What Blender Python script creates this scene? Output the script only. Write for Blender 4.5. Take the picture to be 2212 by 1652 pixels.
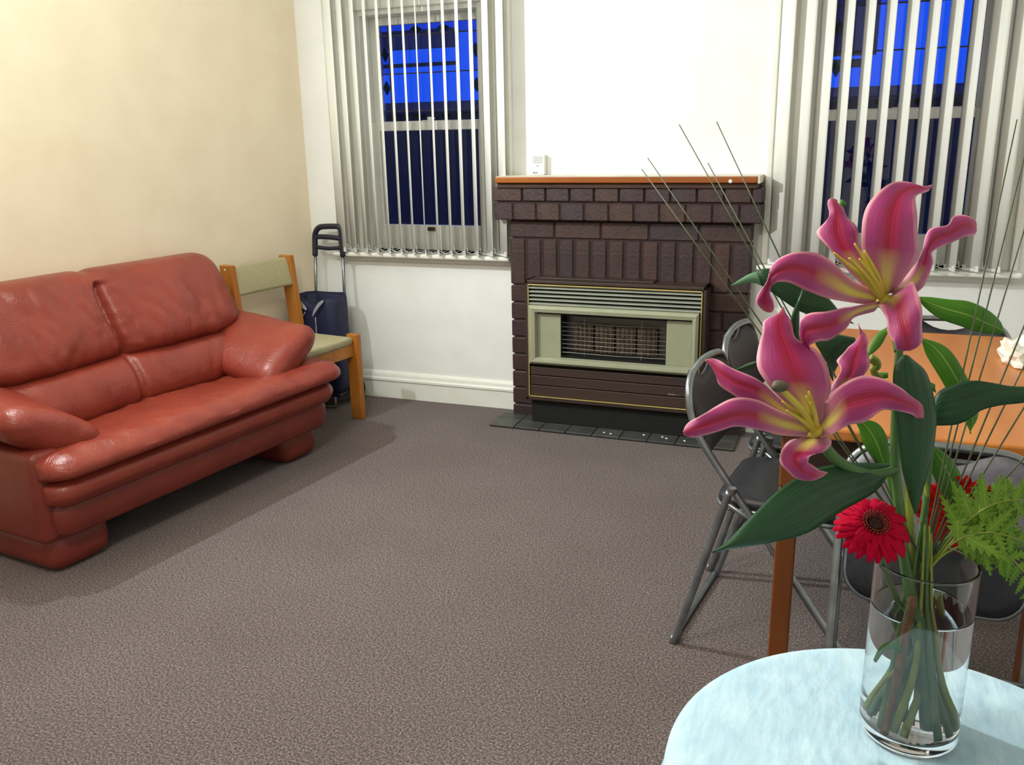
import bpy, bmesh, math, random
from mathutils import Vector, Matrix, noise
random.seed(7)
PI = math.pi
for o in list(bpy.data.objects): bpy.data.objects.remove(o)
SC = bpy.context.scene
COL = SC.collection

# ------------------------------------------------------------------ camera
W, H, FPX = 2212.0, 1652.0, 1900.0
YAW, PITCH, ROLL, CAMH = map(float, (math.radians(21.2758), math.radians(15.5992), math.radians(-1.1029), 1.44095))
F = Vector((-math.sin(YAW)*math.cos(PITCH), math.cos(YAW)*math.cos(PITCH), -math.sin(PITCH)))
R0 = Vector((math.cos(YAW), math.sin(YAW), 0)); U0 = R0.cross(F)
RT = R0*math.cos(ROLL) + U0*math.sin(ROLL); UP = -R0*math.sin(ROLL) + U0*math.cos(ROLL)
CAM = Vector((0, 0, CAMH))
cd = bpy.data.cameras.new('camera'); cam = bpy.data.objects.new('camera', cd); COL.objects.link(cam)
cd.sensor_fit = 'HORIZONTAL'; cd.sensor_width = 36.0; cd.lens = FPX/W*36.0; cd.clip_start = 0.02
cam.matrix_world = Matrix(((RT.x, UP.x, -F.x, CAM.x), (RT.y, UP.y, -F.y, CAM.y), (RT.z, UP.z, -F.z, CAM.z), (0, 0, 0, 1)))
SC.camera = cam
def at(px, py, d):
    """point of the room seen at photo pixel (px,py), d metres in front of the lens"""
    return CAM + d*(F + RT*((px-W/2)/FPX) - UP*((py-H/2)/FPX))

# ------------------------------------------------------------------ light
wd = bpy.data.worlds.new('dusk'); SC.world = wd; wd.use_nodes = True
bg = wd.node_tree.nodes['Background']; bg.inputs[0].default_value = (0.004, 0.085, 0.95, 1); bg.inputs[1].default_value = 1.0
def lamp(name, kind, loc, power, col, size, target=None):
    l = bpy.data.lights.new(name, kind); l.energy = power; l.color = col
    if kind == 'AREA': l.shape = 'DISK'; l.size = size
    else: l.shadow_soft_size = size
    o = bpy.data.objects.new(name, l); COL.objects.link(o); o.location = loc
    if target is not None: o.rotation_euler = (Vector(target)-Vector(loc)).to_track_quat('-Z', 'Y').to_euler()
    return o
lamp('wall_lamp_light', 'AREA', (-2.84, 2.25, 2.28), 92, (0.90, 0.985, 1.0), 0.10, (-1.84, 2.30, 2.22))
lamp('ceiling_light', 'POINT', (-1.15, 0.75, 2.55), 68, (1.0, 0.935, 0.84), 0.16)
SC.view_settings.view_transform = 'Standard'; SC.view_settings.look = 'None'
SC.view_settings.exposure = 0.0; SC.view_settings.gamma = 1.0; SC.view_settings.use_curve_mapping = False

# ------------------------------------------------------------------ helpers
def lin(c):
    c /= 255.0
    return c/12.92 if c <= 0.04045 else ((c+0.055)/1.055)**2.4
def rgb(r, g, b): return (lin(r), lin(g), lin(b), 1)
def newmat(name):
    m = bpy.data.materials.new(name); m.use_nodes = True
    return m, m.node_tree.nodes, m.node_tree.links, m.node_tree.nodes['Principled BSDF']
def mat(name, c1, c2=None, scale=20, rough=0.6, metal=0, bump=0, bscale=None, detail=4, stretch=None, spec=0.5, coat=0, sheen=0, lo=0.35, hi=0.65):
    m, N, L, P = newmat(name)
    P.inputs['Roughness'].default_value = rough; P.inputs['Metallic'].default_value = metal
    P.inputs['Specular IOR Level'].default_value = spec; P.inputs['Coat Weight'].default_value = coat
    P.inputs['Sheen Weight'].default_value = sheen
    P.inputs['Base Color'].default_value = c1
    tc = N.new('ShaderNodeTexCoord'); mp = N.new('ShaderNodeMapping'); L.new(tc.outputs['Object'], mp.inputs[0])
    if stretch: mp.inputs['Scale'].default_value = stretch
    if c2:
        n = N.new('ShaderNodeTexNoise'); n.inputs['Scale'].default_value = scale; n.inputs['Detail'].default_value = detail
        L.new(mp.outputs[0], n.inputs['Vector'])
        r = N.new('ShaderNodeValToRGB'); r.color_ramp.elements[0].color = c1; r.color_ramp.elements[1].color = c2
        r.color_ramp.elements[0].position = lo; r.color_ramp.elements[1].position = hi
        L.new(n.outputs['Fac'], r.inputs[0]); L.new(r.outputs[0], P.inputs['Base Color'])
    if bump:
        n2 = N.new('ShaderNodeTexNoise'); n2.inputs['Scale'].default_value = bscale or scale; n2.inputs['Detail'].default_value = 3
        L.new(mp.outputs[0], n2.inputs['Vector'])
        b = N.new('ShaderNodeBump'); b.inputs['Strength'].default_value = bump; b.inputs['Distance'].default_value = 0.01
        L.new(n2.outputs['Fac'], b.inputs['Height']); L.new(b.outputs[0], P.inputs['Normal'])
    return m
def link(name, me, m=None, parent=None, smooth=False):
    o = bpy.data.objects.new(name, me); COL.objects.link(o)
    if m and not me.materials: me.materials.append(m)
    if parent: o.parent = parent
    if smooth: me.polygons.foreach_set('use_smooth', [True]*len(me.polygons))
    return o
def obj(name, bm, m=None, parent=None, smooth=False, bevel=0, segs=2, subd=0, solid=0):
    me = bpy.data.meshes.new(name); bmesh.ops.recalc_face_normals(bm, faces=bm.faces) if not solid else None
    bm.to_mesh(me); bm.free()
    o = link(name, me, m, parent, smooth)
    if solid:
        s = o.modifiers.new('s', 'SOLIDIFY'); s.thickness = solid; s.offset = 0
    if bevel:
        b = o.modifiers.new('b', 'BEVEL'); b.width = bevel; b.segments = segs; b.limit_method = 'ANGLE'; b.angle_limit = math.radians(40)
        b.harden_normals = False
    if subd:
        s = o.modifiers.new('d', 'SUBSURF'); s.levels = subd; s.render_levels = subd
    return o
def empty(name, loc=(0, 0, 0), rz=0):
    o = bpy.data.objects.new(name, None); COL.objects.link(o); o.location = loc; o.rotation_euler = (0, 0, rz); o.empty_display_size = 0.05
    return o
def tag(o, label, cat, group=None):
    o['label'] = label; o['category'] = cat
    if group: o['group'] = group
    return o
def struct(o): o['kind'] = 'structure'; return o
def box(bm, x0, x1, y0, y1, z0, z1, M=None):
    v = [Vector((x, y, z)) for x in (x0, x1) for y in (y0, y1) for z in (z0, z1)]
    if M: v = [M @ p for p in v]
    v = [bm.verts.new(p) for p in v]
    for f in ((0, 1, 3, 2), (4, 6, 7, 5), (0, 4, 5, 1), (2, 3, 7, 6), (0, 2, 6, 4), (1, 5, 7, 3)): bm.faces.new([v[i] for i in f])
    return bm
def bx(*a, M=None): return box(bmesh.new(), *a, M=M)
def crv(pts, n=8):
    """catmull-rom through points (any dimension lists)"""
    P = [Vector(p) for p in pts]; out = []
    for i in range(len(P)-1):
        a = P[i-1] if i else P[0]*2-P[1]; b = P[i]; c = P[i+1]; d = P[i+2] if i+2 < len(P) else P[-1]*2-P[-2]
        for k in range(n):
            t = k/n
            out.append(0.5*((2*b)+(c-a)*t+(2*a-5*b+4*c-d)*t*t+(3*b-a-3*c+d)*t**3))
    out.append(P[-1].copy()); return out
def tube(bm, pts, r, seg=10, caps=True, closed=False):
    P = [Vector(p) for p in pts]; n = len(P); rs = r if isinstance(r, (list, tuple)) else [r]*n
    T = []
    for i in range(n):
        a = P[i-1] if (i or closed) else P[i]; b = P[(i+1) % n] if (i < n-1 or closed) else P[i]
        T.append((b-a).normalized())
    nr = T[0].orthogonal().normalized(); rings = []
    for i in range(n):
        nr = (nr - T[i]*nr.dot(T[i])).normalized(); bn = T[i].cross(nr)
        rings.append([bm.verts.new(P[i]+(nr*math.cos(2*PI*k/seg)+bn*math.sin(2*PI*k/seg))*rs[i]) for k in range(seg)])
    for i in range(n if closed else n-1):
        A, B = rings[i], rings[(i+1) % n]
        for k in range(seg): bm.faces.new((A[k], A[(k+1) % seg], B[(k+1) % seg], B[k]))
    if caps and not closed: bm.faces.new(rings[0][::-1]); bm.faces.new(rings[-1])
    return bm
def lathe(bm, prof, seg=32, c=(0, 0, 0)):
    c = Vector(c); rings = []
    for r, z in prof:
        rings.append([bm.verts.new(c+Vector((r*math.cos(2*PI*k/seg), r*math.sin(2*PI*k/seg), z))) for k in range(seg)] if r > 1e-6 else [bm.verts.new(c+Vector((0, 0, z)))])
    for A, B in zip(rings, rings[1:]):
        for k in range(seg):
            k2 = (k+1) % seg
            if len(A) == 1 and len(B) == 1: continue
            if len(A) == 1: bm.faces.new((A[0], B[k2], B[k]))
            elif len(B) == 1: bm.faces.new((A[k], A[k2], B[0]))
            else: bm.faces.new((A[k], A[k2], B[k2], B[k]))
    return bm
def loft(bm, rings, cap=True):
    V = [[bm.verts.new(p) for p in r] for r in rings]; n = len(V[0])
    for A, B in zip(V, V[1:]):
        for k in range(n): bm.faces.new((A[k], A[(k+1) % n], B[(k+1) % n], B[k]))
    if cap: bm.faces.new(V[0][::-1]); bm.faces.new(V[-1])
    return bm

# ------------------------------------------------------------------ materials
M = {}
M['wall'] = mat('white_wall_paint', rgb(245, 246, 243), rgb(240, 241, 237), 6, 0.75, bump=0.05, bscale=120)
M['cream'] = mat('cream_wall_paint', rgb(248, 234, 208), rgb(243, 228, 201), 5, 0.75, bump=0.05, bscale=120)
M['ceiling'] = mat('ceiling_paint', rgb(240, 236, 224), rgb(234, 230, 218), 6, 0.8)
M['trim'] = mat('trim_gloss_paint', rgb(244, 244, 236), rgb(238, 238, 228), 9, 0.4)
M['slat'] = mat('blind_fabric', rgb(236, 236, 228), rgb(228, 228, 220), 40, 0.8, stretch=(1, 1, 0.05))
M['clearplast'] = mat('blind_chain_plastic', rgb(225, 228, 225), None, rough=0.3)
M['carpet'] = None
def carpet():
    m, N, L, P = newmat('carpet_pile')
    P.inputs['Roughness'].default_value = 0.95; P.inputs['Specular IOR Level'].default_value = 0.1; P.inputs['Sheen Weight'].default_value = 0.15
    tc = N.new('ShaderNodeTexCoord')
    n1 = N.new('ShaderNodeTexNoise'); n1.inputs['Scale'].default_value = 165; n1.inputs['Detail'].default_value = 6; n1.inputs['Roughness'].default_value = 0.75
    n2 = N.new('ShaderNodeTexNoise'); n2.inputs['Scale'].default_value = 2.2; n2.inputs['Detail'].default_value = 3
    L.new(tc.outputs['Object'], n1.inputs['Vector']); L.new(tc.outputs['Object'], n2.inputs['Vector'])
    r1 = N.new('ShaderNodeValToRGB'); e = r1.color_ramp.elements
    e[0].position = 0.38; e[0].color = rgb(50, 41, 40); e[1].position = 0.63; e[1].color = rgb(172, 156, 152)
    k = r1.color_ramp.elements.new(0.5); k.color = rgb(108, 96, 94)
    L.new(n1.outputs['Fac'], r1.inputs[0])
    r2 = N.new('ShaderNodeValToRGB'); r2.color_ramp.elements[0].position = 0.3; r2.color_ramp.elements[0].color = (0.86, 0.84, 0.83, 1); r2.color_ramp.elements[1].position = 0.7; r2.color_ramp.elements[1].color = (1, 1, 1, 1)
    L.new(n2.outputs['Fac'], r2.inputs[0])
    mx = N.new('ShaderNodeMix'); mx.data_type = 'RGBA'; mx.blend_type = 'MULTIPLY'; mx.inputs['Factor'].default_value = 1
    L.new(r1.outputs[0], mx.inputs[6]); L.new(r2.outputs[0], mx.inputs[7]); L.new(mx.outputs[2], P.inputs['Base Color'])
    b = N.new('ShaderNodeBump'); b.inputs['Strength'].default_value = 0.7; b.inputs['Distance'].default_value = 0.008
    L.new(n1.outputs['Fac'], b.inputs['Height']); L.new(b.outputs[0], P.inputs['Normal'])
    return m
M['carpet'] = carpet()
M['leather'] = mat('red_leather', rgb(130, 50, 38), rgb(142, 58, 43), 7, 0.36, bump=0.10, bscale=160, spec=0.5, detail=5)
def leather_wrinkle(m):
    N, L = m.node_tree.nodes, m.node_tree.links; P = N['Principled BSDF']; old = P.inputs['Normal'].links[0].from_socket
    tc = N.new('ShaderNodeTexCoord'); n = N.new('ShaderNodeTexNoise'); n.inputs['Scale'].default_value = 11; n.inputs['Detail'].default_value = 4; n.inputs['Distortion'].default_value = 1.6
    L.new(tc.outputs['Object'], n.inputs['Vector'])
    r = N.new('ShaderNodeValToRGB'); r.color_ramp.elements[0].position = 0.44; r.color_ramp.elements[1].position = 0.52; r.color_ramp.elements[1].color = (0, 0, 0, 1); r.color_ramp.elements[0].color = (0, 0, 0, 1); k = r.color_ramp.elements.new(0.48); k.color = (1, 1, 1, 1)
    L.new(n.outputs['Fac'], r.inputs[0])
    b = N.new('ShaderNodeBump'); b.inputs['Strength'].default_value = 0.16; b.inputs['Distance'].default_value = 0.006; b.invert = True
    L.new(r.outputs[0], b.inputs['Height']); L.new(old, b.inputs['Normal']); L.new(b.outputs[0], P.inputs['Normal'])
leather_wrinkle(M['leather'])
M['leather2'] = mat('red_leather_base', rgb(116, 44, 34), rgb(126, 50, 38), 7, 0.42, bump=0.10, bscale=160)
M['pine'] = mat('varnished_pine', rgb(196, 128, 48), rgb(170, 102, 34), 16, 0.42, stretch=(1, 1, 0.12))
M['sage'] = mat('sage_wool_fabric', rgb(188, 178, 140), rgb(166, 158, 124), 220, 0.95, bump=0.3, bscale=400)
M['screw'] = mat('screw_cap', rgb(225, 215, 190), None, rough=0.4)
M['navyplastic'] = mat('navy_plastic', rgb(26, 28, 44), rgb(30, 32, 50), 20, 0.45)
M['navy'] = mat('navy_nylon', rgb(22, 25, 58), rgb(30, 33, 72), 30, 0.65, bump=0.25, bscale=14)
M['silver'] = mat('silver_lining', rgb(170, 170, 176), rgb(140, 140, 150), 60, 0.4)
M['steel'] = mat('grey_steel_tube', rgb(150, 156, 158), rgb(128, 134, 138), 20, 0.32, metal=0.85)
M['blackvinyl'] = mat('black_vinyl', rgb(26, 27, 34), rgb(34, 35, 44), 60, 0.42, bump=0.1, bscale=300)
M['greyback'] = mat('grey_vinyl', rgb(42, 41, 48), rgb(50, 49, 57), 60, 0.5, bump=0.1, bscale=300)
M['greyback_sheen'] = mat('grey_vinyl_sheen', rgb(96, 93, 102), rgb(108, 105, 114), 60, 0.42, bump=0.1, bscale=300)  # grey vinyl of the folded chair, its reflected sheen painted in as paler colour
M['rubber'] = mat('black_rubber', rgb(20, 20, 22), None, rough=0.7)
M['table'] = mat('orange_laminate', rgb(206, 132, 58), rgb(188, 112, 44), 9, 0.4, stretch=(1, 0.15, 1))
M['tableleg'] = mat('brown_timber', rgb(134, 76, 28), rgb(106, 56, 20), 14, 0.45, stretch=(1, 1, 0.1))
M['darkwood'] = mat('dark_brown_apron', rgb(60, 36, 26), rgb(48, 28, 20), 20, 0.5)
for i, (a, b) in enumerate((((64, 44, 42), (54, 37, 37)), ((60, 43, 44), (50, 36, 39)), ((72, 48, 42), (58, 40, 37)), ((58, 43, 46), (49, 36, 41)))):
    M['brick%d' % i] = mat('brown_glazed_brick_%d' % i, rgb(*a), rgb(*b), 14, 0.5, bump=0.25, bscale=70)
M['mortar'] = mat('dark_mortar', rgb(44, 31, 31), rgb(54, 40, 39), 60, 0.9)
M['mantelwood'] = mat('mantel_varnish', rgb(160, 88, 26), rgb(128, 64, 18), 10, 0.35, stretch=(0.12, 1, 1))
M['manteltop'] = mat('mantel_top', rgb(222, 216, 200), rgb(206, 198, 180), 10, 0.5)
M['mantelunder'] = mat('mantel_moulding', rgb(70, 40, 24), rgb(56, 30, 18), 10, 0.5)
for i, (a, b) in enumerate((((66, 68, 64), (78, 80, 76)), ((58, 61, 60), (70, 72, 70)), ((72, 72, 66), (60, 62, 58)))):
    M['slate%d' % i] = mat('slate_tile_%d' % i, rgb(*a), rgb(*b), 12, 0.55, bump=0.3, bscale=40)
M['hbrown'] = mat('heater_brown_enamel', rgb(62, 46, 40), rgb(55, 41, 36), 8, 0.45)
M['hpanel'] = mat('heater_panel_brown', rgb(68, 52, 46), rgb(60, 46, 41), 9, 0.4, stretch=(0.2, 1, 1))
M['hsage'] = mat('heater_sage_enamel', rgb(160, 162, 136), rgb(152, 155, 130), 8, 0.35)
M['hsteel'] = mat('heater_louvre', rgb(168, 172, 158), rgb(156, 160, 148), 8, 0.35)
M['gold'] = mat('brass_trim', rgb(206, 186, 120), None, rough=0.3, metal=0.6)
M['chrome'] = mat('chrome_wire', rgb(200, 200, 205), None, rough=0.22, metal=1)
M['black'] = mat('matt_black', rgb(12, 12, 13), rgb(17, 17, 18), 30, 0.8)
M['clay'] = mat('radiant_clay', rgb(84, 70, 48), rgb(58, 48, 34), 50, 0.9, bump=0.5, bscale=90)
M['reflector'] = mat('heater_reflector', rgb(96, 92, 86), None, rough=0.3, metal=0.8)
M['chime'] = mat('chime_plastic', rgb(232, 231, 226), None, rough=0.45)
M['greyprint'] = mat('grey_print', rgb(70, 70, 74), None, rough=0.6)
M['fleck'] = mat('white_paint_fleck', rgb(235, 235, 230), None, rough=0.7)
M['cloth'] = mat('pale_blue_cloth', rgb(186, 216, 230), rgb(160, 196, 216), 34, 0.95, bump=0.35, bscale=60, sheen=0.3, stretch=(1, 0.45, 1))
M['paper'] = mat('white_paper', rgb(240, 238, 228), rgb(226, 222, 208), 20, 0.8)
M['dusk'] = mat('dusk_wall', rgb(58, 58, 62), rgb(48, 48, 54), 3, 0.9)
M['duskroof'] = mat('dusk_roof', rgb(120, 90, 100), rgb(96, 76, 88), 6, 0.9)
M['came'] = mat('lead_came', rgb(58, 56, 60), None, rough=0.6)
M['bronze'] = mat('bronze_pull', rgb(96, 72, 50), None, rough=0.45, metal=0.5)
def pane(name, tint, gl=0.06, rough=0.0):
    m, N, L, P = newmat(name); N.remove(P)
    t = N.new('ShaderNodeBsdfTransparent'); t.inputs[0].default_value = tint
    g = N.new('ShaderNodeBsdfGlossy'); g.inputs['Roughness'].default_value = rough
    fr = N.new('ShaderNodeFresnel'); fr.inputs[0].default_value = 1.45
    mx = N.new('ShaderNodeMixShader'); L.new(fr.outputs[0], mx.inputs[0]); L.new(t.outputs[0], mx.inputs[1]); L.new(g.outputs[0], mx.inputs[2])
    L.new(mx.outputs[0], N['Material Output'].inputs[0]); return m
M['pane'] = pane('window_glass', (0.92, 0.94, 0.96, 1))
M['panetex'] = pane('textured_border_glass', (0.62, 0.66, 0.80, 1), rough=0.15)
M['panegreen'] = pane('green_leaded_glass', (0.03, 0.22, 0.14, 1), rough=0.1)
def glass(name, ior, col=(1, 1, 1, 1)):
    m, N, L, P = newmat(name)
    P.inputs['Transmission Weight'].default_value = 1; P.inputs['Roughness'].default_value = 0; P.inputs['IOR'].default_value = ior
    P.inputs['Base Color'].default_value = col; return m
M['vglass'] = glass('vase_glass', 1.46, (1, 1, 1, 1)); M['water'] = glass('water', 1.33, (1, 1, 1, 1))
def plant(name, c1, c2, rib, rough=0.42, trans=0.15, vein=26, bump=0.25, ribw=0.05):
    """leaf or petal: UV.x across, UV.y along"""
    m, N, L, P = newmat(name); P.inputs['Roughness'].default_value = rough; P.inputs['Specular IOR Level'].default_value = 0.3
    uv = N.new('ShaderNodeUVMap'); mp = N.new('ShaderNodeMapping'); mp.inputs['Scale'].default_value = (vein, 1.6, 1); L.new(uv.outputs[0], mp.inputs[0])
    n = N.new('ShaderNodeTexNoise'); n.inputs['Scale'].default_value = 1.0; n.inputs['Detail'].default_value = 3; L.new(mp.outputs[0], n.inputs['Vector'])
    r = N.new('ShaderNodeValToRGB'); r.color_ramp.elements[0].position = 0.3; r.color_ramp.elements[1].position = 0.7
    r.color_ramp.elements[0].color = c1; r.color_ramp.elements[1].color = c2; L.new(n.outputs['Fac'], r.inputs[0])
    sp = N.new('ShaderNodeSeparateXYZ'); L.new(uv.outputs[0], sp.inputs[0])
    d = N.new('ShaderNodeMath'); d.operation = 'SUBTRACT'; L.new(sp.outputs[0], d.inputs[0]); d.inputs[1].default_value = 0.5
    a = N.new('ShaderNodeMath'); a.operation = 'ABSOLUTE'; L.new(d.outputs[0], a.inputs[0])
    mr = N.new('ShaderNodeMapRange'); mr.inputs[1].default_value = ribw*0.3; mr.inputs[2].default_value = ribw; mr.inputs[3].default_value = 1; mr.inputs[4].default_value = 0; L.new(a.outputs[0], mr.inputs[0])
    mx = N.new('ShaderNodeMix'); mx.data_type = 'RGBA'; L.new(mr.outputs[0], mx.inputs['Factor']); L.new(r.outputs[0], mx.inputs[6]); mx.inputs[7].default_value = rib
    L.new(mx.outputs[2], P.inputs['Base Color'])
    b = N.new('ShaderNodeBump'); b.inputs['Strength'].default_value = bump; b.inputs['Distance'].default_value = 0.002; L.new(n.outputs['Fac'], b.inputs['Height']); L.new(b.outputs[0], P.inputs['Normal'])
    tr = N.new('ShaderNodeBsdfTranslucent'); L.new(mx.outputs[2], tr.inputs[0]); ms = N.new('ShaderNodeMixShader'); ms.inputs[0].default_value = trans
    L.new(P.outputs[0], ms.inputs[1]); L.new(tr.outputs[0], ms.inputs[2]); L.new(ms.outputs[0], N['Material Output'].inputs[0])
    return m
def petalmat():
    m, N, L, P = newmat('lily_petal'); P.inputs['Roughness'].default_value = 0.5
    uv = N.new('ShaderNodeUVMap'); sp = N.new('ShaderNodeSeparateXYZ'); L.new(uv.outputs[0], sp.inputs[0])
    def math_(op, a, b=None):
        n = N.new('ShaderNodeMath'); n.operation = op
        for i, x in enumerate((a, b)):
            if x is None: continue
            if isinstance(x, (int, float)): n.inputs[i].default_value = x
            else: L.new(x, n.inputs[i])
        return n.outputs[0]
    a = math_('MULTIPLY', math_('ABSOLUTE', math_('SUBTRACT', sp.outputs[0], 0.5)), 2.0)
    mp = N.new('ShaderNodeMapping'); mp.inputs['Scale'].default_value = (22, 1.5, 1); L.new(uv.outputs[0], mp.inputs[0])
    n = N.new('ShaderNodeTexNoise'); n.inputs['Scale'].default_value = 1; n.inputs['Detail'].default_value = 4; L.new(mp.outputs[0], n.inputs['Vector'])
    aj = math_('ADD', a, math_('MULTIPLY', math_('SUBTRACT', n.outputs['Fac'], 0.5), 0.30))
    r = N.new('ShaderNodeValToRGB'); L.new(aj, r.inputs[0]); e = r.color_ramp.elements
    e[0].position = 0.0; e[0].color = rgb(168, 20, 62); e[1].position = 1.0; e[1].color = rgb(236, 170, 180)
    for p_, c_ in ((0.18, (176, 34, 86)), (0.42, (166, 50, 112)), (0.80, (180, 68, 132))):
        k = e.new(p_); k.color = rgb(*c_)
    # paler towards the tip
    tip = N.new('ShaderNodeMapRange'); tip.inputs[1].default_value = 0.82; tip.inputs[2].default_value = 1.0; L.new(sp.outputs[1], tip.inputs[0]); tip.inputs[4].default_value = 0.55
    m1 = N.new('ShaderNodeMix'); m1.data_type = 'RGBA'; L.new(tip.outputs[0], m1.inputs['Factor']); L.new(r.outputs[0], m1.inputs[6]); m1.inputs[7].default_value = rgb(236, 168, 170)
    # yellow-green nectary at the base
    by = N.new('ShaderNodeMapRange'); by.inputs[1].default_value = 0.10; by.inputs[2].default_value = 0.27; by.inputs[3].default_value = 1; by.inputs[4].default_value = 0; L.new(sp.outputs[1], by.inputs[0])
    cy = N.new('ShaderNodeMapRange'); cy.inputs[1].default_value = 0.12; cy.inputs[2].default_value = 0.5; cy.inputs[3].default_value = 1; cy.inputs[4].default_value = 0.0; L.new(a, cy.inputs[0])
    m2 = N.new('ShaderNodeMix'); m2.data_type = 'RGBA'; L.new(math_('MULTIPLY', by.outputs[0], cy.outputs[0]), m2.inputs['Factor']); m0 = N.new('ShaderNodeMix'); m0.data_type = 'RGBA'; L.new(math_('MULTIPLY', by.outputs[0], 0.35), m0.inputs['Factor']); L.new(m1.outputs[2], m0.inputs[6]); m0.inputs[7].default_value = rgb(232, 196, 190); L.new(m0.outputs[2], m2.inputs[6]); m2.inputs[7].default_value = rgb(224, 212, 110)
    L.new(m2.outputs[2], P.inputs['Base Color'])
    b = N.new('ShaderNodeBump'); b.inputs['Strength'].default_value = 0.35; b.inputs['Distance'].default_value = 0.0025; L.new(n.outputs['Fac'], b.inputs['Height']); L.new(b.outputs[0], P.inputs['Normal'])
    tr = N.new('ShaderNodeBsdfTranslucent'); L.new(m2.outputs[2], tr.inputs[0]); ms = N.new('ShaderNodeMixShader'); ms.inputs[0].default_value = 0.18
    L.new(P.outputs[0], ms.inputs[1]); L.new(tr.outputs[0], ms.inputs[2]); L.new(ms.outputs[0], N['Material Output'].inputs[0])
    return m
M['petal'] = petalmat()
M['darkleaf'] = plant('dark_lily_leaf', rgb(24, 58, 34), rgb(44, 84, 52), rgb(34, 76, 44), 0.36, 0.06)
M['leaf'] = plant('bright_green_leaf', rgb(60, 118, 24), rgb(86, 146, 40), rgb(150, 178, 74), 0.45, 0.2, ribw=0.035)
M['paleleaf'] = plant('blue_green_leaf', rgb(88, 140, 112), rgb(116, 160, 118), rgb(120, 160, 120), 0.45, 0.2)
M['fern'] = plant('fern_leaf', rgb(92, 138, 36), rgb(130, 168, 56), rgb(150, 180, 80), 0.5, 0.25, vein=8)
M['stem'] = mat('green_stem', rgb(74, 112, 52), rgb(56, 94, 46), 30, 0.45)
M['stemy'] = mat('yellow_green_stem', rgb(140, 150, 52), rgb(116, 134, 44), 30, 0.45)
M['stemb'] = mat('brown_stem', rgb(136, 84, 24), rgb(100, 62, 20), 60, 0.6)
M['grass'] = mat('steel_grass', rgb(78, 88, 56), rgb(58, 70, 42), 50, 0.5)
M['filament'] = mat('lily_filament', rgb(206, 186, 66), rgb(190, 172, 58), 40, 0.45)
M['stigma'] = mat('lily_stigma', rgb(92, 84, 66), rgb(72, 66, 52), 60, 0.6)
M['gerb'] = plant('crimson_gerbera_petal', rgb(176, 4, 40), rgb(206, 12, 62), rgb(190, 6, 46), 0.55, 0.15, vein=6)
M['gerb2'] = plant('scarlet_gerbera_petal', rgb(170, 14, 14), rgb(206, 34, 24), rgb(190, 20, 16), 0.55, 0.2, vein=6)
for k_ in ('gerb', 'gerb2'):
    P_ = M[k_].node_tree.nodes['Principled BSDF']; P_.inputs['Specular IOR Level'].default_value = 0.08; P_.inputs['Roughness'].default_value = 0.7
M['gcent'] = mat('gerbera_ring', rgb(150, 70, 46), rgb(120, 36, 36), 200, 0.8, bump=0.5, bscale=300)
M['gdark'] = mat('gerbera_eye', rgb(40, 10, 14), rgb(60, 18, 20), 200, 0.8, bump=0.5, bscale=300)

# ------------------------------------------------------------------ room shell
D = 4.3077; XC = -2.8833; TOE = 0.1228
def xwall(y): return XC - TOE*(D-y)
XR, YF, ZC = 1.95, -1.7, 2.75
W1 = (-2.54, -1.79); W2 = (-0.255, 0.52); WZ0, WZ1 = 0.845, 2.09
struct(obj('floor', bx(-4.2, XR+.2, YF-.2, D+.12, -0.1, 0), M['carpet']))
struct(obj('ceiling', bx(-4.2, XR+.2, YF-.2, D+.25, ZC, ZC+.1), M['ceiling']))
bm = bmesh.new()
for a in ((-3.2, W1[0], 0, ZC), (W1[0], W1[1], 0, WZ0), (W1[0], W1[1], WZ1, ZC), (W1[1], W2[0], 0, ZC), (W2[0], W2[1], 0, WZ0), (W2[0], W2[1], WZ1, ZC), (W2[1], XR+.2, 0, ZC)):
    box(bm, a[0], a[1], D, D+.24, a[2], a[3])
struct(obj('wall_back', bm, M['wall']))
bm = bmesh.new(); P0 = [Vector((xwall(D+.02), D+.02, 0)), Vector((xwall(YF), YF, 0)), Vector((xwall(YF)-.15, YF, 0)), Vector((xwall(D)-.15, D+.02, 0))]
loft(bm, [P0, [p+Vector((0, 0, ZC)) for p in P0]]); struct(obj('wall_left', bm, M['cream']))
struct(obj('wall_right', bx(XR, XR+.15, YF, D, 0, ZC), M['wall'])); struct(obj('wall_front', bx(-4.2, XR+.15, YF-.15, YF, 0, ZC), M['wall']))
def skirting(name, x0, x1):
    o = obj(name, bx(x0, x1, D-.018, D, 0, .104), M['trim'], bevel=.003); struct(o)
    prof = [(D, .104), (D-.024, .104), (D-.024, .116), (D-.018, .124), (D-.014, .142), (D-.008, .154), (D, .156)]
    b = bmesh.new(); loft(b, [[Vector((x, y, z)) for y, z in prof] for x in (x0, x1)]); obj('moulding', b, M['trim'], o)
skirting('baseboard_back', xwall(D)+.001, -1.631); skirting('baseboard_right', -.43, XR)
b = bmesh.new(); q = [Vector((xwall(y)+dx, y, 0)) for y, dx in ((D-.03, 0), (YF, 0), (YF, .018), (D-.03, .018))]
loft(b, [q, [p+Vector((0, 0, .15)) for p in q]]); struct(obj('baseboard_left', b, M['trim'], bevel=.004))

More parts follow.
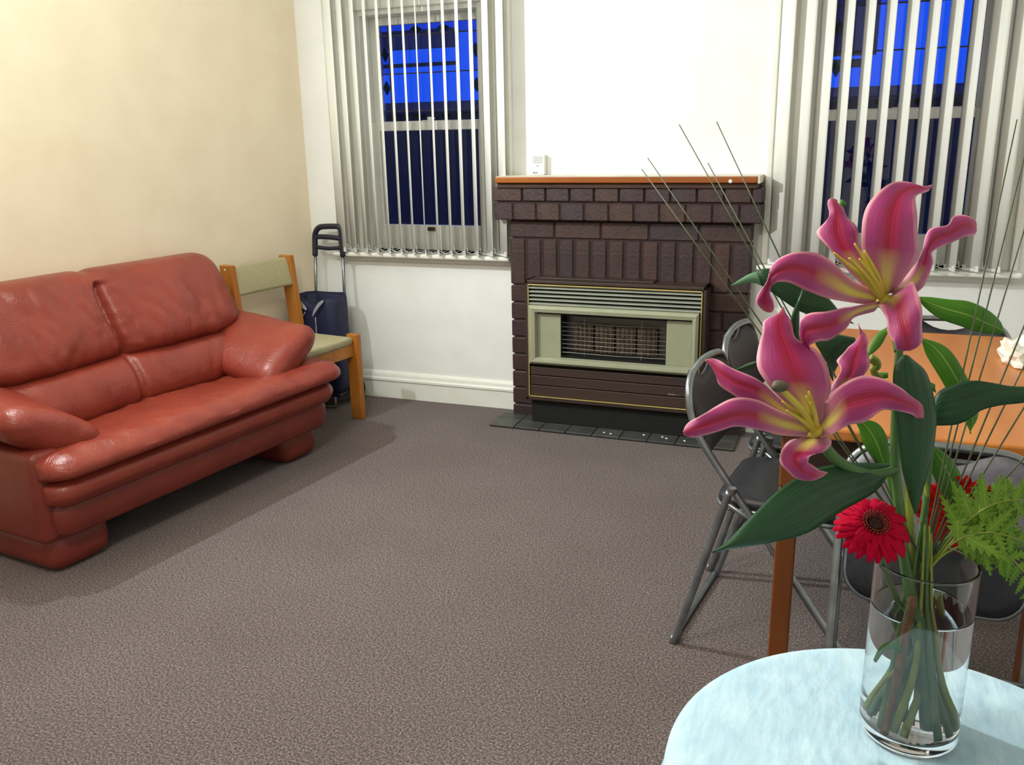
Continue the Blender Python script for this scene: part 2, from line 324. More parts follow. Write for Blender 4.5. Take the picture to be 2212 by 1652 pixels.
# ------------------------------------------------------------------ windows
def window(name, x0, x1):
    root = struct(empty(name, ((x0+x1)/2, D, WZ0)))
    off = Matrix.Translation(-root.location)
    def part(nm, bm, m, parent=root, **k):
        bm.transform(off); o = obj(nm, bm, m, parent, **k); return o
    # moulded architrave: two side boards and a head, each of two steps
    for nm, a in (('architrave', (x0-.145, x0+.005)), ('architrave', (x1-.005, x1+.145))):
        b = bx(a[0], a[1], D-.018, D-.0005, WZ0, 2.24); o = part(nm, b, M['trim'], bevel=.004)
        out = a[0] if a[0] < x0-.1 else a[1]-.03
        part('bead', bx(out, out+.03, D-.034, D-.018, WZ0, 2.24), M['trim'], o, bevel=.006)
        inn = a[1]-.025 if a[0] < x0-.1 else a[0]
        part('bead', bx(inn, inn+.025, D-.026, D-.018, WZ0, 2.10), M['trim'], o, bevel=.006)
    part('head_architrave', bx(x0-.145, x1+.145, D-.020, D-.0005, 2.085, 2.24), M['trim'], bevel=.005)
    part('sill', bx(x0-.16, x1+(.14 if x0 < -1 else .16), D-.085, D+.12, WZ0-.024, WZ0), M['trim'], bevel=.008)
    part('apron', bx(x0-.145, x1+(.135 if x0 < -1 else .145), D-.03, D-.0005, WZ0-.052, WZ0-.024), M['trim'], bevel=.008)
    for a in ((x0, x0+.045), (x1-.04, x1)): part('jamb', bx(a[0], a[1], D+.001, D+.2, WZ0, WZ1-.03), M['trim'])
    part('jamb_head', bx(x0+.0005, x1-.0005, D+.001, D+.2, WZ1-.03, WZ1-.0005), M['trim'])
    gx0, gx1 = x0+.095, x1-.075
    yl, yu = D+.085, D+.125
    def sash(nm, y, z0, z1, bot, top):
        b = bmesh.new()
        box(b, x0+.045, gx0, y-.02, y+.02, z0, z1); s = part(nm, b, M['trim'], bevel=.004)
        part('stile', bx(gx1, x1-.04, y-.02, y+.02, z0, z1), M['trim'], s, bevel=.004)
        part('rail', bx(gx0, gx1, y-.02, y+.02, z0, z0+bot), M['trim'], s, bevel=.004)
        part('rail', bx(gx0, gx1, y-.02, y+.02, z1-top, z1), M['trim'], s, bevel=.004)
        return s
    s1 = sash('lower_sash', yl, WZ0+.005, 1.528, .135, .045)
    part('pane', bx(gx0, gx1, yl-.002, yl+.002, .985, 1.483), M['pane'], s1)
    xm = (gx0+gx1)/2
    b = bmesh.new(); box(b, xm-.022, xm+.022, yl-.030, yl-.02, .955, .975); box(b, xm-.015, xm+.015, yl-.045, yl-.030, .962, .968); part('sash_pull', b, M['bronze'], s1, bevel=.002)
    b = bmesh.new(); box(b, xm-.03, xm+.03, yl-.02, yl+.02, 1.528, 1.534); lathe(b, [(0, 1.552), (.012, 1.55), (.014, 1.54), (.012, 1.534), (0, 1.533)], 12, (xm+.005, yl, 0)); box(b, xm-.005, xm+.035, yl-.006, yl+.006, 1.54, 1.546)
    part('sash_lock', b, M['trim'], s1)
    s2 = sash('upper_sash', yu, 1.493, WZ1-.03, .04, .04)
    # leaded light: border strips, 2 x 2 field, green lozenges
    z0, z1 = 1.533, WZ1-.07; bw = .052
    xs = [gx0, gx0+bw, (gx0+gx1)/2, gx1-bw, gx1]; zs = [z0, z0+bw, z0+bw+.5*(z1-z0-2*bw), z1-bw, z1]
    for i in range(4):
        for j in range(4):
            edge = i in (0, 3) or j in (0, 3)
            part('pane', bx(xs[i]+.001, xs[i+1]-.001, yu-.0015, yu+.0015, zs[j]+.001, zs[j+1]-.001), M['panetex'] if edge and j != 1 else M['pane'], s2)
    b = bmesh.new()
    for x in xs[1:4]: box(b, x-.003, x+.003, yu-.004, yu+.004, z0, z1)
    for z in zs[1:4]: box(b, gx0, gx1, yu-.0042, yu+.0042, z-.003, z+.003)
    part('lead_came', b, M['came'], s2)
    def loz(cx, cz, hx, hz):
        b = bmesh.new(); r = [Vector((cx-hx, 0, cz)), Vector((cx, 0, cz-hz)), Vector((cx+hx, 0, cz)), Vector((cx, 0, cz+hz))]
        loft(b, [[p+Vector((0, yu-.005, 0)) for p in r], [p+Vector((0, yu+.005, 0)) for p in r]]); part('coloured_lozenge', b, M['panegreen'], s2)
    for sx in (-.075, .085):
        loz(xm+sx, z0+bw/2, .035, .02); loz(xm+sx, z1-bw/2, .035, .02)
    for sz in (-.07, .10):
        loz(gx0+bw/2, (z0+z1)/2+sz, .02, .036); loz(gx1-bw/2, (z0+z1)/2+sz, .02, .036)
    return root
window('window_1', *W1); window('window_2', *W2)
struct(obj('trim_1', bx(-2.705+.0, -2.69, D-.012, D-.0005, WZ0, 2.24), M['trim'], bevel=.003))

def blind(x0, n, sp, ang, label, jitter):
    root = tag(empty('vertical_blind', (x0+sp*(n-1)/2, D-.085, WZ0)), label, 'blind', 'vertical blinds on the two windows')
    z0, z1 = .862, 2.30; Wd = .089
    b = bx(-sp*n/2, sp*n/2, -.02, .02, z1-WZ0+.01, z1-WZ0+.045); obj('head_rail', b, M['trim'], root, bevel=.004)
    # slat mesh: slightly curved strip
    b = bmesh.new(); cols = []
    for k in range(7):
        t = (k/6-.5); cols.append([b.verts.new((t*Wd, .006*(1-4*t*t), z)) for z in (z0-WZ0, z1-WZ0)])
    for A, B in zip(cols, cols[1:]): b.faces.new((A[0], B[0], B[1], A[1]))
    me = bpy.data.meshes.new('slat'); b.to_mesh(me); b.free(); me.materials.append(M['slat']); me.polygons.foreach_set('use_smooth', [True]*6)
    b = bx(-.04, .04, -.002, .005, .004, .028); mw = bpy.data.meshes.new('bottom_weight'); b.to_mesh(mw); b.free(); mw.materials.append(M['clearplast'])
    locs = []
    for i in range(n):
        a = PI/2 + ang + jitter[i % len(jitter)]
        x = x0+sp*i-root.location.x
        s = link('slat', me, None, root); s.location = (x, 0, 0); s.rotation_euler = (0, 0, a)
        m_ = s.modifiers.new('s', 'SOLIDIFY'); m_.thickness = .0012; m_.offset = 0
        w = link('bottom_weight', mw, None, s); locs.append((x, a))
    b = bmesh.new()
    for (xa, aa), (xb, ab) in zip(locs, locs[1:]):
        for sg in (-1, 1):
            p = Vector((xa+sg*.036*math.cos(aa), sg*.036*math.sin(aa), .026)); q = Vector((xb+sg*.036*math.cos(ab), sg*.036*math.sin(ab), .026))
            tube(b, [p, (p+q)/2+Vector((0, 0, -.012)), q], .0011, 5)
            # little hook loop standing on the weight
            tube(b, [p+Vector((0, 0, 0)), p+Vector((.004, 0, .022)), p+Vector((.012, 0, .022)), p+Vector((.016, 0, 0))], .0012, 5)
    obj('bottom_chain', b, M['clearplast'], root)
    return root
AN = math.radians(27)
blind(-2.635, 14, .0735, AN, 'cream vertical blind with thin slats on the window between sofa corner and mantel', [.60, .40, .30, .20, .17, .13, .09, -.02, .06, .10, .12, .14, .30, .40])
blind(-.335, 12, .0815, AN, 'cream vertical blind on the window behind the dining table and lilies', [.30, .45, .25, .05, .02, -.02, .03, 0, .02, -.02, .3, .35])

# outside, at dusk
struct(obj('ground', bx(-9, 8, D+.3, 14, -.25, -.15), M['dusk']))
o = empty('garden_wall', (-1, 6.4, -.15)); tag(o, 'dark neighbouring brick wall outside the windows at dusk', 'wall')
obj('wall_body', bx(-7, 7, 0, .2, 0, 1.78), M['dusk'], o); obj('coping', bx(-7, 7, -.05, .25, 1.78, 1.86), M['duskroof'], o)
o = empty('carport', (-3.4, 6.0, -.15)); tag(o, 'dark carport roof edge outside the window near the sofa', 'roof')
obj('fascia', bx(-1.9, .69, 0, .06, 2.21, 2.335), M['duskroof'], o); obj('batten', bx(-1.9, .68, .02, .05, 2.09, 2.115), M['dusk'], o)
for y in (0, .22): obj('post', bx(-1.85, -1.76, y, y+.09, 0, 2.3), M['dusk'], o)
o = empty('awning', (-.95, 7.4, -.15)); tag(o, 'dark awning outside the window behind the lilies', 'roof')
obj('valance', bx(-.8, 1.0, 0, .5, 2.16, 3.2), M['duskroof'], o); obj('lower_edge', bx(-.8, .93, -.03, 0, 2.04, 2.10), M['dusk'], o)
for y in (0, .4): obj('post', bx(-.7, -.6, y, y+.1, 0, 2.2), M['dusk'], o)

# ------------------------------------------------------------------ fireplace
XF, XRR = -1.6302, -.4400; BC = .09136; TZ = .0689; YB = D-.11; SD = .2382
fp = tag(empty('fireplace', ((XF+XRR)/2, D, 0)), 'dark brown brick fireplace surround with varnished timber mantel shelf', 'fireplace')
OF = Matrix.Translation(-fp.location)
cache = {}
def brick(x0, x1, y0, z0, z1, i, y1=D-.003):
    k = (round(x1-x0, 4), round(y1-y0, 4), round(z1-z0, 4), i)
    if k not in cache:
        b = bx(-(x1-x0)/2, (x1-x0)/2, -(y1-y0)/2, (y1-y0)/2, -(z1-z0)/2, (z1-z0)/2); bmesh.ops.bevel(b, geom=b.edges[:], offset=.005, segments=1, affect='EDGES')
        me = bpy.data.meshes.new('brick'); b.to_mesh(me); b.free(); me.materials.append(M['brick%d' % i]); cache[k] = me
    o = link('brick', cache[k], None, fp); o.location = Vector(((x0+x1)/2, (y0+y1)/2, (z0+z1)/2))-fp.location
rnd = lambda: random.choice((0, 0, 1, 1, 2, 3))
J = .0036
zc = [0.004]+[TZ+BC*k for k in range(8)]
for k in range(8):
    for a, b_ in ((XF, XF+.232), (XRR-.232, XRR)):
        if k % 2 and True:
            brick(a+(0 if a == XF else J), b_-(J if a == XF else 0), YB, zc[k]+J, zc[k+1]-J, rnd())
        else:
            h = (a+b_)/2; brick(a, h-J, YB, zc[k]+J, zc[k+1]-J, rnd()); brick(h+J, b_, YB, zc[k]+J, zc[k+1]-J, rnd())
z = zc[8]; n = 14; w = (XRR-XF)/n
for i in range(n): brick(XF+w*i+(J+.003 if i else 0), XF+w*(i+1)-(J+.003 if i < n-1 else 0), YB, z+J, z+SD-J, random.choice((0, 1, 2, 3)))
z += SD; n = 5; w = (XRR-XF)/n
for i in range(n): brick(XF+w*i+(J if i else 0), XF+w*(i+1)-(J if i < n-1 else 0), YB, z+J, z+BC-J, rnd())
z += BC; YC = YB-.045; x = XF-.068; xe = XRR+.045
for row, first in ((0, .105), (1, .155)):
    x = XF-.066; w = first; y_ = YC - (.0 if row == 0 else .004)
    while x < xe-.02:
        x1 = min(x+w, xe)
        if xe-x1 < .03: x1 = xe
        brick(x, x1-(.006 if x1 < xe else 0), y_, z+J, z+BC-(J if row == 0 else .022), rnd()); x = x1; w = .1225
    z += BC
b = bmesh.new(); ii = .014
box(b, XF+ii, XF+.225, YB+.007, D-.004, .002, zc[8]); box(b, XRR-.225, XRR-ii, YB+.007, D-.004, .002, zc[8]); box(b, XF+ii, XRR-ii, YB+.007, D-.004, zc[8], z-.03)
box(b, XF-.05, xe-.014, YC+.007, D-.004, z-2*BC+.01, z-.03); b.transform(OF); obj('mortar', b, M['mortar'], fp)
b = bx(XF+.2, XRR-.2, YB+.06, D-.01, .002, zc[8]-.0); b.transform(OF); obj('firebox', b, M['black'], fp)
ZM = 1.2545
b = bx(XF-.043, XRR+.022, YC-.012, D-.001, ZM-.058, ZM-.032); b.transform(OF); obj('moulding', b, M['mantelunder'], fp, bevel=.004)
b = bx(XF-.045, XRR+.022, YC-.034, D-.001, ZM-.032, ZM-.003); b.transform(OF); mt = obj('mantel_shelf', b, M['mantelwood'], fp, bevel=.005)
b = bx(XF-.040, XRR+.030, YC-.029, D-.001, ZM-.0028, ZM); b.transform(OF); obj('shelf_top', b, M['manteltop'], mt)
b = bx(XRR+.0222, XRR+.034, YC-.030, D-.001, ZM-.034, ZM-.001); b.transform(OF); obj('end_cap', b, M['manteltop'], mt, bevel=.002)
b = bmesh.new(); lathe(b, [(0, .006), (.007, .004), (.009, 0), (0, 0)], 10); b.transform(Matrix.Translation(Vector((-.535, YC-.034, ZM-.024))-fp.location) @ Matrix.Rotation(PI/2, 4, 'X')); obj('paint_fleck', b, M['fleck'], mt)

# hearth of slate tiles
he = tag(empty('hearth', (-1.06, 4.09, 0)), 'low dark slate tile hearth in front of the gas heater', 'hearth')
hx0, hx1, hy0, hy1 = -1.685, -.445, 3.985, YB-.001
obj('bed', bx(hx0+.006+1.06, hx1-.006+1.06, hy0+.006-4.09, hy1-4.09, .0, .008), M['mortar'], he)
ncol = 9; w = (hx1-hx0)/ncol
for r_ in range(2):
    ya, yb = (hy0, hy0+.102) if r_ == 0 else (hy0+.106, hy1)
    for i in range(ncol):
        b = bx(hx0+w*i+.002+1.06, hx0+w*(i+1)-.002+1.06, ya-4.09, yb-4.09, .004, .014+random.uniform(-.0012, .0012)); obj('tile', b, M['slate%d' % random.randrange(3)], he, bevel=.002, segs=1)
for i in range(9):
    x = random.uniform(-1.2, -.5); y = random.uniform(4.0, 4.08)
    b = bmesh.new(); lathe(b, [(0, .0045), (.005, .003), (.0065, 0), (0, 0)], 7); b.transform(Matrix.Translation((x+1.06, y-4.09, .0135))); obj('paint_fleck', b, M['fleck'], he)

# ------------------------------------------------------------------ gas heater
YH = 4.06
gh = tag(empty('gas_heater', (-1.06, YH, .0152)), 'brown and sage gas wall heater with brass trim standing in the brick fireplace', 'heater')
OG = Matrix.Translation(-gh.location)
def hp(nm, a, m, parent=gh, bevel=.002):
    b = bx(*a); b.transform(OG); return obj(nm, b, m, parent, bevel=bevel)
x0, x1, z0, z1 = -1.503, -.612, .142, .757
b = bmesh.new(); t = .014
box(b, x0, x0+t, YH, YB-.002, z0, z1); box(b, x1-t, x1, YH, YB-.002, z0, z1); box(b, x0, x1, YH, YB-.002, z1-t, z1); box(b, x0, x1, YH, YB-.002, z0, z0+t); box(b, x0+t, x1-t, YB-.03, YB-.002, z0+t, z1-t)
b.transform(OG); cs = obj('casing', b, M['hbrown'], gh, bevel=.002)
hp('top_plate', (x0+.06, -1.0+.13, YH+.05, YB-.002, z1, z1+.008), M['hbrown'], cs)
hp('plinth', (-1.485, -.63, YH+.03, YB-.003, .0152, z0), M['black'])
tx0, tx1, tz0, tz1 = -1.488, -.628, .160, .739; g = .006
for a in ((tx0, tx0+g, tz0, tz1), (tx1-g, tx1, tz0, tz1), (tx0, tx1, tz1-g, tz1), (tx0, tx1, tz0, tz0+g)): hp('brass_trim', (a[0], a[1], YH-.005, YH+.004, a[2], a[3]), M['gold'], gh, .001)
hp('grille_back', (tx0+g, tx1-g, YH+.035, YH+.04, .635, tz1-g), M['black'])
for k in range(5):
    zz = .722-.0197*k
    b = bmesh.new(); r = [Vector((0, YH-.001, zz-.0045)), Vector((0, YH-.001, zz+.0015)), Vector((0, YH+.024, zz+.0045)), Vector((0, YH+.024, zz+.001))]
    loft(b, [[p+Vector((tx0+g, 0, 0)) for p in r], [p+Vector((tx1-g, 0, 0)) for p in r]]); b.transform(OG); obj('louvre', b, M['hsteel'], gh)
# sage surround: frame with bevelled inner return, recessed side panels
sx0, sx1, sz0, sz1 = -1.478, -.640, .338, .636
ix0, ix1, iz0, iz1 = -1.438, -.672, .375, .598
def ringframe(nm, o, i, yo, yi, m, back):
    b = bmesh.new()
    oc = [(o[0], o[2]), (o[1], o[2]), (o[1], o[3]), (o[0], o[3])]; ic = [(i[0], i[2]), (i[1], i[2]), (i[1], i[3]), (i[0], i[3])]
    mc = [(a+(c-a)*.35, b2+(d-b2)*.35) for (a, b2), (c, d) in zip(oc, ic)]
    R_ = [[b.verts.new((x, back, z)) for x, z in oc], [b.verts.new((x, yo+.012, z)) for x, z in oc], [b.verts.new((x, yo, z)) for x, z in mc], [b.verts.new((x, yo+.004, z)) for x, z in [(p+(q-p)*.75, r+(s-r)*.75) for (p, r), (q, s) in zip(mc, ic)]], [b.verts.new((x, yi, z)) for x, z in ic]]
    for A, B in zip(R_, R_[1:]):
        for k in range(4): b.faces.new((A[k], A[(k+1) % 4], B[(k+1) % 4], B[k]))
    b.transform(OG); return obj(nm, b, m, gh, bevel=.0015)
ringframe('surround', (sx0, sx1, sz0, sz1), (ix0, ix1, iz0, iz1), YH-.03, YH+.006, M['hsage'], YH+.01)
wx0, wx1, wz0, wz1 = -1.318, -.792, .378, .592
for a in ((ix0, wx0), (wx1, ix1)): hp('side_panel', (a[0], a[1], YH+.002, YH+.008, iz0, iz1), M['hsage'], gh, .001)
hp('surround_lip', (ix0, ix1, YH+.002, YH+.010, wz1, iz1), M['black'], gh, .001)
b = bmesh.new(); box(b, wx0, wx1, YH+.085, YH+.09, wz0, wz1); b.transform(OG); rf = obj('reflector', b, M['reflector'], gh)
for a in ((wx0, wx0+.004, YH+.008, YH+.085, wz0, wz1), (wx1-.004, wx1, YH+.008, YH+.085, wz0, wz1), (wx0, wx1, YH+.008, YH+.085, wz0, wz0+.004), (wx0, wx1, YH+.008, YH+.085, wz1-.004, wz1)): hp('window_lining', a, M['black'], gh, 0)
for k in range(4):
    xa = wx0+.055+k*.107
    rd = hp('radiant', (xa, xa+.096, YH+.055, YH+.075, wz0+.02, wz1-.055), M['clay'], gh, .002)
    for j in range(4): hp('rib', (xa+.008+j*.022, xa+.020+j*.022, YH+.05, YH+.056, wz0+.025, wz1-.06), M['clay'], rd, .001)
b = bmesh.new()
for k in range(8):
    zz = wz0+.024+k*.0215
    tube(b, [Vector((wx0-.0, YH+.012, zz))-gh.location, Vector(((wx0+wx1)/2, YH-.002, zz))-gh.location, Vector((wx1, YH+.012, zz))-gh.location], .0016, 6)
for xx in (wx0+.12, wx1-.12): tube(b, [Vector((xx, YH+.008, wz0+.01))-gh.location, Vector((xx, YH+.008, wz1-.01))-gh.location], .0012, 6)
obj('wire_guard', b, M['chrome'], gh)
hp('shadow_gap', (tx0+g, tx1-g, YH+.022, YH+.03, tz0+g, .338), M['black'], gh, 0)
for a in ((.276, .318), (.224, .272), (.168, .220)): hp('lower_panel', (tx0+g+.002, tx1-g-.002, YH+.002, YH+.02, a[0], a[1]), M['hpanel'], gh, .0025)
for k, (dx, wx, h_) in enumerate(((0, .006, .006), (.008, .004, .004), (.014, .005, .004), (.021, .002, .006), (.025, .005, .004), (.032, .004, .004), (.046, .004, .003))): hp('badge', (-.775+dx, -.775+dx+wx, YH+.0005, YH+.002, .230, .230+h_), M['hsteel'], gh, 0)

# door chime on the mantel
dc = tag(empty('door_chime', (-1.500, D-.022, ZM)), 'small white plastic door chime with slotted front standing on the mantel', 'door chime')
obj('case', bx(-.033, .033, -.018, .018, 0, .099), M['chime'], dc, bevel=.004)
for k in range(8): obj('slot', bx(-.027, .024, -.0188, -.0175, .057+k*.0043, .0582+k*.0043), M['greyprint'] if k % 2 else M['silver'], dc)
obj('button', bx(-.006, .002, -.020, -.017, .043, .046), M['greyprint'], dc)
for k, wx in enumerate((.005, .004, .004, .005)): obj('brand_print', bx(-.027+k*.0062, -.027+k*.0062+wx, -.0186, -.0175, .008, .014), M['greyprint'], dc)

# ------------------------------------------------------------------ sofa
SA = math.radians(7)
so = tag(empty('sofa', (-2.40, 1.93, 0), PI/2-SA), 'rust red leather two seat sofa with rolled front and pillow arms', 'sofa')
# local x = length towards the fireplace wall, local y = depth towards the side wall
SL = 1.50
def smoothstep(t): t = max(0, min(1, t)); return t*t*(3-2*t)
def bolster(nm, prof, u0, u1, rp, m, defo=None, nu=60, n=6, rz=.5, zc_=None, parent=so):
    """closed (v,z) profile swept along u, plan corners rounded with radius rp, ends shrunk to a soft edge"""
    pr = crv([Vector((p[0], p[1], 0)) for p in prof]+[Vector((prof[0][0], prof[0][1], 0))], n)[:-1]
    cv = sum(p.x for p in pr)/len(pr); cz = sum(p.y for p in pr)/len(pr); vmin = min(p.x for p in pr); vmax = max(p.x for p in pr)
    us = []
    for k in range(9): us.append(rp*(1-math.cos(PI/2*k/8)))
    mid = [rp+(u1-u0-2*rp)*k/nu for k in range(1, nu)]
    us = us+mid+[(u1-u0)-x for x in us[::-1]]
    rings = []
    for u in us:
        s = min(u, (u1-u0)-u); t = min(1, s/rp); c = math.sqrt(max(0, 1-(1-t)**2)); ring = []
        k = .25+.75*c; kz = (1-rz)+rz*c
        for p in pr:
            v = cv+(p.x-cv)*1.0; zz = cz+(p.y-cz)*kz
            fr = (vmax-p.x)/(vmax-vmin)
            v = p.x+rp*.75*(1-c)*fr - (rp*.35*(1-c))*(1-fr)
            q = Vector((u0+u, v, zz))
            if defo: q = defo(q, u0+u)
            ring.append(q)
        rings.append(ring)
    b = bmesh.new(); loft(b, rings); return obj(nm, b, m, parent, smooth=True)
G = lambda x, s: math.exp(-(x/s)**2)
def wrinkle(u, z, seed, a=.004):
    q = Vector((u*5+seed, z*5, seed*3)); q2 = Vector((u*13+seed, z*9+u*4, seed))
    return a*(1.6*noise.noise(q)+1.2*(1-abs(noise.noise(q2))*2.4))
# base, side panels, feet
bolster('bottom_roll', [(.045, .145), (.03, .20), (.04, .262), (.12, .275), (.70, .275), (.70, .145), (.12, .14)], .06, SL-.02, .07, M['leather2'])
bolster('front_roll', [(.012, .265), (-.012, .305), (.004, .345), (.08, .358), (.40, .358), (.40, .262), (.08, .258)], .045, SL, .08, M['leather'])
def seatd(q, u):
    f = max(0, 1-abs(q.y-.0)/.5)
    q.z += .010*math.sin(PI*max(0, min(1, u/SL)))*0 - .014*G(u-.40, .26)*smoothstep((q.y-.05)/.15) - .014*G(u-1.12, .26)*smoothstep((q.y-.05)/.15)
    if q.z > .40: q.z += wrinkle(u, q.y*2, 1.3, .0035)+.004*G(u-.75+.5*(q.y-.2), .018)
    return q
bolster('seat_cushion', [(.03, .352), (-.028, .372), (-.036, .402), (.0, .436), (.08, .448), (.30, .432), (.52, .405), (.55, .36), (.30, .345), (.10, .347)], .035, SL+.045, .10, M['leather'], seatd, nu=90)
for nm, u0, u1 in (('end_panel', .02, .14), ('end_panel', SL-.13, SL)):
    obj(nm, bx(u0, u1, .07, .74, .13, .46), M['leather2'], so, bevel=.03, segs=4, smooth=True)
for u0, u1 in ((.05, .30), (SL-.285, SL-.05)):
    obj('foot', bx(u0, u1, .085, .70, 0, .16), M['leather2'], so, bevel=.06, segs=6, smooth=True)
obj('back_frame', bx(.04, SL-.06, .58, .76, .14, .80), M['leather2'], so, bevel=.05, segs=4, smooth=True)
# lumbar cushion
def lumd(q, u):
    f = smoothstep((.55-q.y)/.12)
    q.y += f*(.030*G(u-.745, .016)-.018*G(u-.40, .22)-.018*G(u-1.09, .22)+wrinkle(u, q.z, .4, .0025)); return q
bolster('lumbar_cushion', [(.44, .36), (.385, .43), (.385, .50), (.43, .575), (.49, .60), (.60, .60), (.62, .36)], .10, SL-.14, .08, M['leather'], lumd, nu=120, rz=.25)
# upper back cushion with pleat
def backd(q, u):
    f = smoothstep((.66-q.y+(q.z-.75)*.35)/.10)
    hz = smoothstep((q.z-.56)/.06)*smoothstep((.915-q.z)/.05)
    uc = .735+.01*math.sin(q.z*14)
    du = u-uc
    g = .042*G(du, .016)*hz + .016*G(du, .06)*hz
    # gathers fanning out of the pleat
    for k, (zz, sl, am) in enumerate(((.88, .25, .008), (.84, .1, .009), (.80, -.05, .008), (.76, -.2, .006), (.70, .3, .006), (.64, -.3, .006))):
        if du > 0: g += am*G(q.z-zz-sl*du, .008)*math.exp(-du/.08)
        else: g += .7*am*G(q.z-zz+.04+sl*du, .010)*math.exp(du/.06)
    bulge = -.030*G(u-.37, .26)-.030*G(u-1.06, .24)
    bulge *= .6+.6*G(q.z-.70, .13)
    w_ = .009*G(u-1.13-.45*(.86-q.z)-.03*noise.noise(Vector((u*6, q.z*6, 1))), .020)*smoothstep((.88-q.z)/.1)*smoothstep((q.z-.68)/.08)+.008*G(u-.50-.5*(q.z-.66), .03)*smoothstep((.74-q.z)/.08)*hz+.006*G(u-.64+.2*(q.z-.6), .02)*smoothstep((.70-q.z)/.08)*hz
    q.y += f*(g+bulge+w_+wrinkle(u, q.z, 2.2, .0055)); q.z += .012*(1-f)*0-.010*G(du, .03)*smoothstep((q.z-.9)/.04)
    return q
bolster('back_cushion', [(.50, .582), (.455, .64), (.485, .74), (.545, .86), (.60, .925), (.665, .945), (.73, .93), (.765, .86), (.75, .62), (.62, .57)], -.03, SL-.085, .10, M['leather'], backd, nu=170, n=8, rz=.35)
# pillow arms: leaning slabs
def arm(side):
    b = bmesh.new(); rings = []; n = 26
    vs = [.075+.07*(1-math.cos(PI/2*k/8)) for k in range(9)]+[.145+.46*k/26 for k in range(1, 27)]
    for v in vs:
        t = min(1, (v-.075)/.07); c = math.sqrt(max(.0, 1-(1-t)**2)); c = .10+.90*c
        back = smoothstep((v-.1)/.45)
        cu = (1.330 if side > 0 else 1.345)+.006*back; czz = .492+.046*back; hl = (.200-.012*back)*(.55+.45*c); th = (.076+.014*back)*c; tilt = math.radians(29-4*back)
        ring = []
        for k in range(n):
            a = 2*PI*k/n; ca, sa = math.cos(a), math.sin(a)
            x = hl*math.copysign(abs(ca)**.75, ca); y = th*math.copysign(abs(sa)**.85, sa)
            # gathers near the front end
            y += .005*math.sin(a*9)*G(v-.10, .035)
            u = cu+x*math.cos(tilt)-y*math.sin(tilt); z = czz+x*math.sin(tilt)+y*math.cos(tilt)
            z = max(z, .40)
            if side < 0: u = SL+.0-u
            ring.append(Vector((u, v, z)))
        rings.append(ring if side > 0 else ring[::-1])
    loft(b, rings); return obj('arm', b, M['leather'], so, smooth=True, subd=1)
arm(1); arm(-1)

# ------------------------------------------------------------------ pine chair behind the sofa
pc = tag(empty('pine_chair', (-2.625, 3.725, 0), math.radians(-8)), 'low pine chair with sage fabric seat and back pad behind the sofa arm', 'chair')
hw = .208
for s in (-1, 1):
    ya, yb = (s*hw-.018, s*hw+.018)
    obj('leg', bx(.155, .225, ya, yb, 0, .462), M['pine'], pc, bevel=.004)
    b = bmesh.new(); r = lambda z, dx: [Vector((-.225+dx, ya, z)), Vector((-.150+dx, ya, z)), Vector((-.150+dx, yb, z)), Vector((-.225+dx, yb, z))]
    loft(b, [r(0, -.02), r(.40, 0), r(.855, -.045)]); lg = obj('back_post', b, M['pine'], pc, bevel=.004)
    for zz, dx in ((.835, -.20), (.735, -.19)):
        b = bmesh.new(); lathe(b, [(0, .004), (.005, .003), (.006, 0), (0, 0)], 10); b.transform(Matrix.Translation((dx-.03, s*(hw+.018), zz)) @ Matrix.Rotation(-s*PI/2, 4, 'X')); obj('screw_cap', b, M['screw'], lg)
    obj('side_rail', bx(-.17, .16, s*(hw-.035)-.011, s*(hw-.035)+.011, .345, .405), M['pine'], pc, bevel=.003)
obj('front_rail', bx(.170, .196, -hw+.018, hw-.018, .345, .410), M['pine'], pc, bevel=.003)
obj('rear_rail', bx(-.20, -.175, -hw+.018, hw-.018, .345, .405), M['pine'], pc, bevel=.003)
obj('seat', bx(-.175, .205, -hw+.021, hw-.021, .408, .452), M['sage'], pc, bevel=.016, segs=4, smooth=True)
b = bmesh.new(); rows = []
for k in range(13):
    y = -hw+.019+(2*hw-.038)*k/12; bow = -.012*(1-(y/hw)**2)
    rows.append([Vector((-.205+bow+dx+(.012 if z > .75 else 0)*-1, y, z)) for dx, z in ((-.012, .70), (.018, .698), (.026, .71), (.010, .835), (.0, .848), (-.025, .845), (-.03, .83))])
loft(b, rows); obj('back_pad', b, M['sage'], pc, smooth=True, bevel=.004)

# ------------------------------------------------------------------ shopping trolley
tr = tag(empty('shopping_trolley', (-2.722, 4.185, 0)), 'navy blue shopping trolley bag with tall loop handle standing in the corner', 'trolley')
for s in (-1, 1): b = bmesh.new(); tube(b, [Vector((s*.105, -.02, .06)), Vector((s*.092, .02, .66)), Vector((s*.088, .035, .86))], .009, 10); obj('rod', b, M['steel'], tr, smooth=True)
def hpath(pts, r=.016, n=6): bb = bmesh.new(); tube(bb, crv(pts, n), r, 10); return bb
hd = obj('handle', hpath([(-.09, .032, .82), (-.088, .036, .88), (-.083, .038, .94), (-.055, .038, .975), (0, .038, .983), (.07, .038, .982), (.086, .038, .965), (.087, .036, .90), (.090, .032, .82)]), M['navyplastic'], tr, smooth=True)
obj('crossbar', hpath([(-.084, .036, .925), (0, .036, .925), (.086, .036, .918)], .014), M['navyplastic'], hd, smooth=True)
obj('crossbar', hpath([(-.086, .034, .868), (0, .034, .862), (.088, .034, .868)], .011), M['navyplastic'], hd, smooth=True)
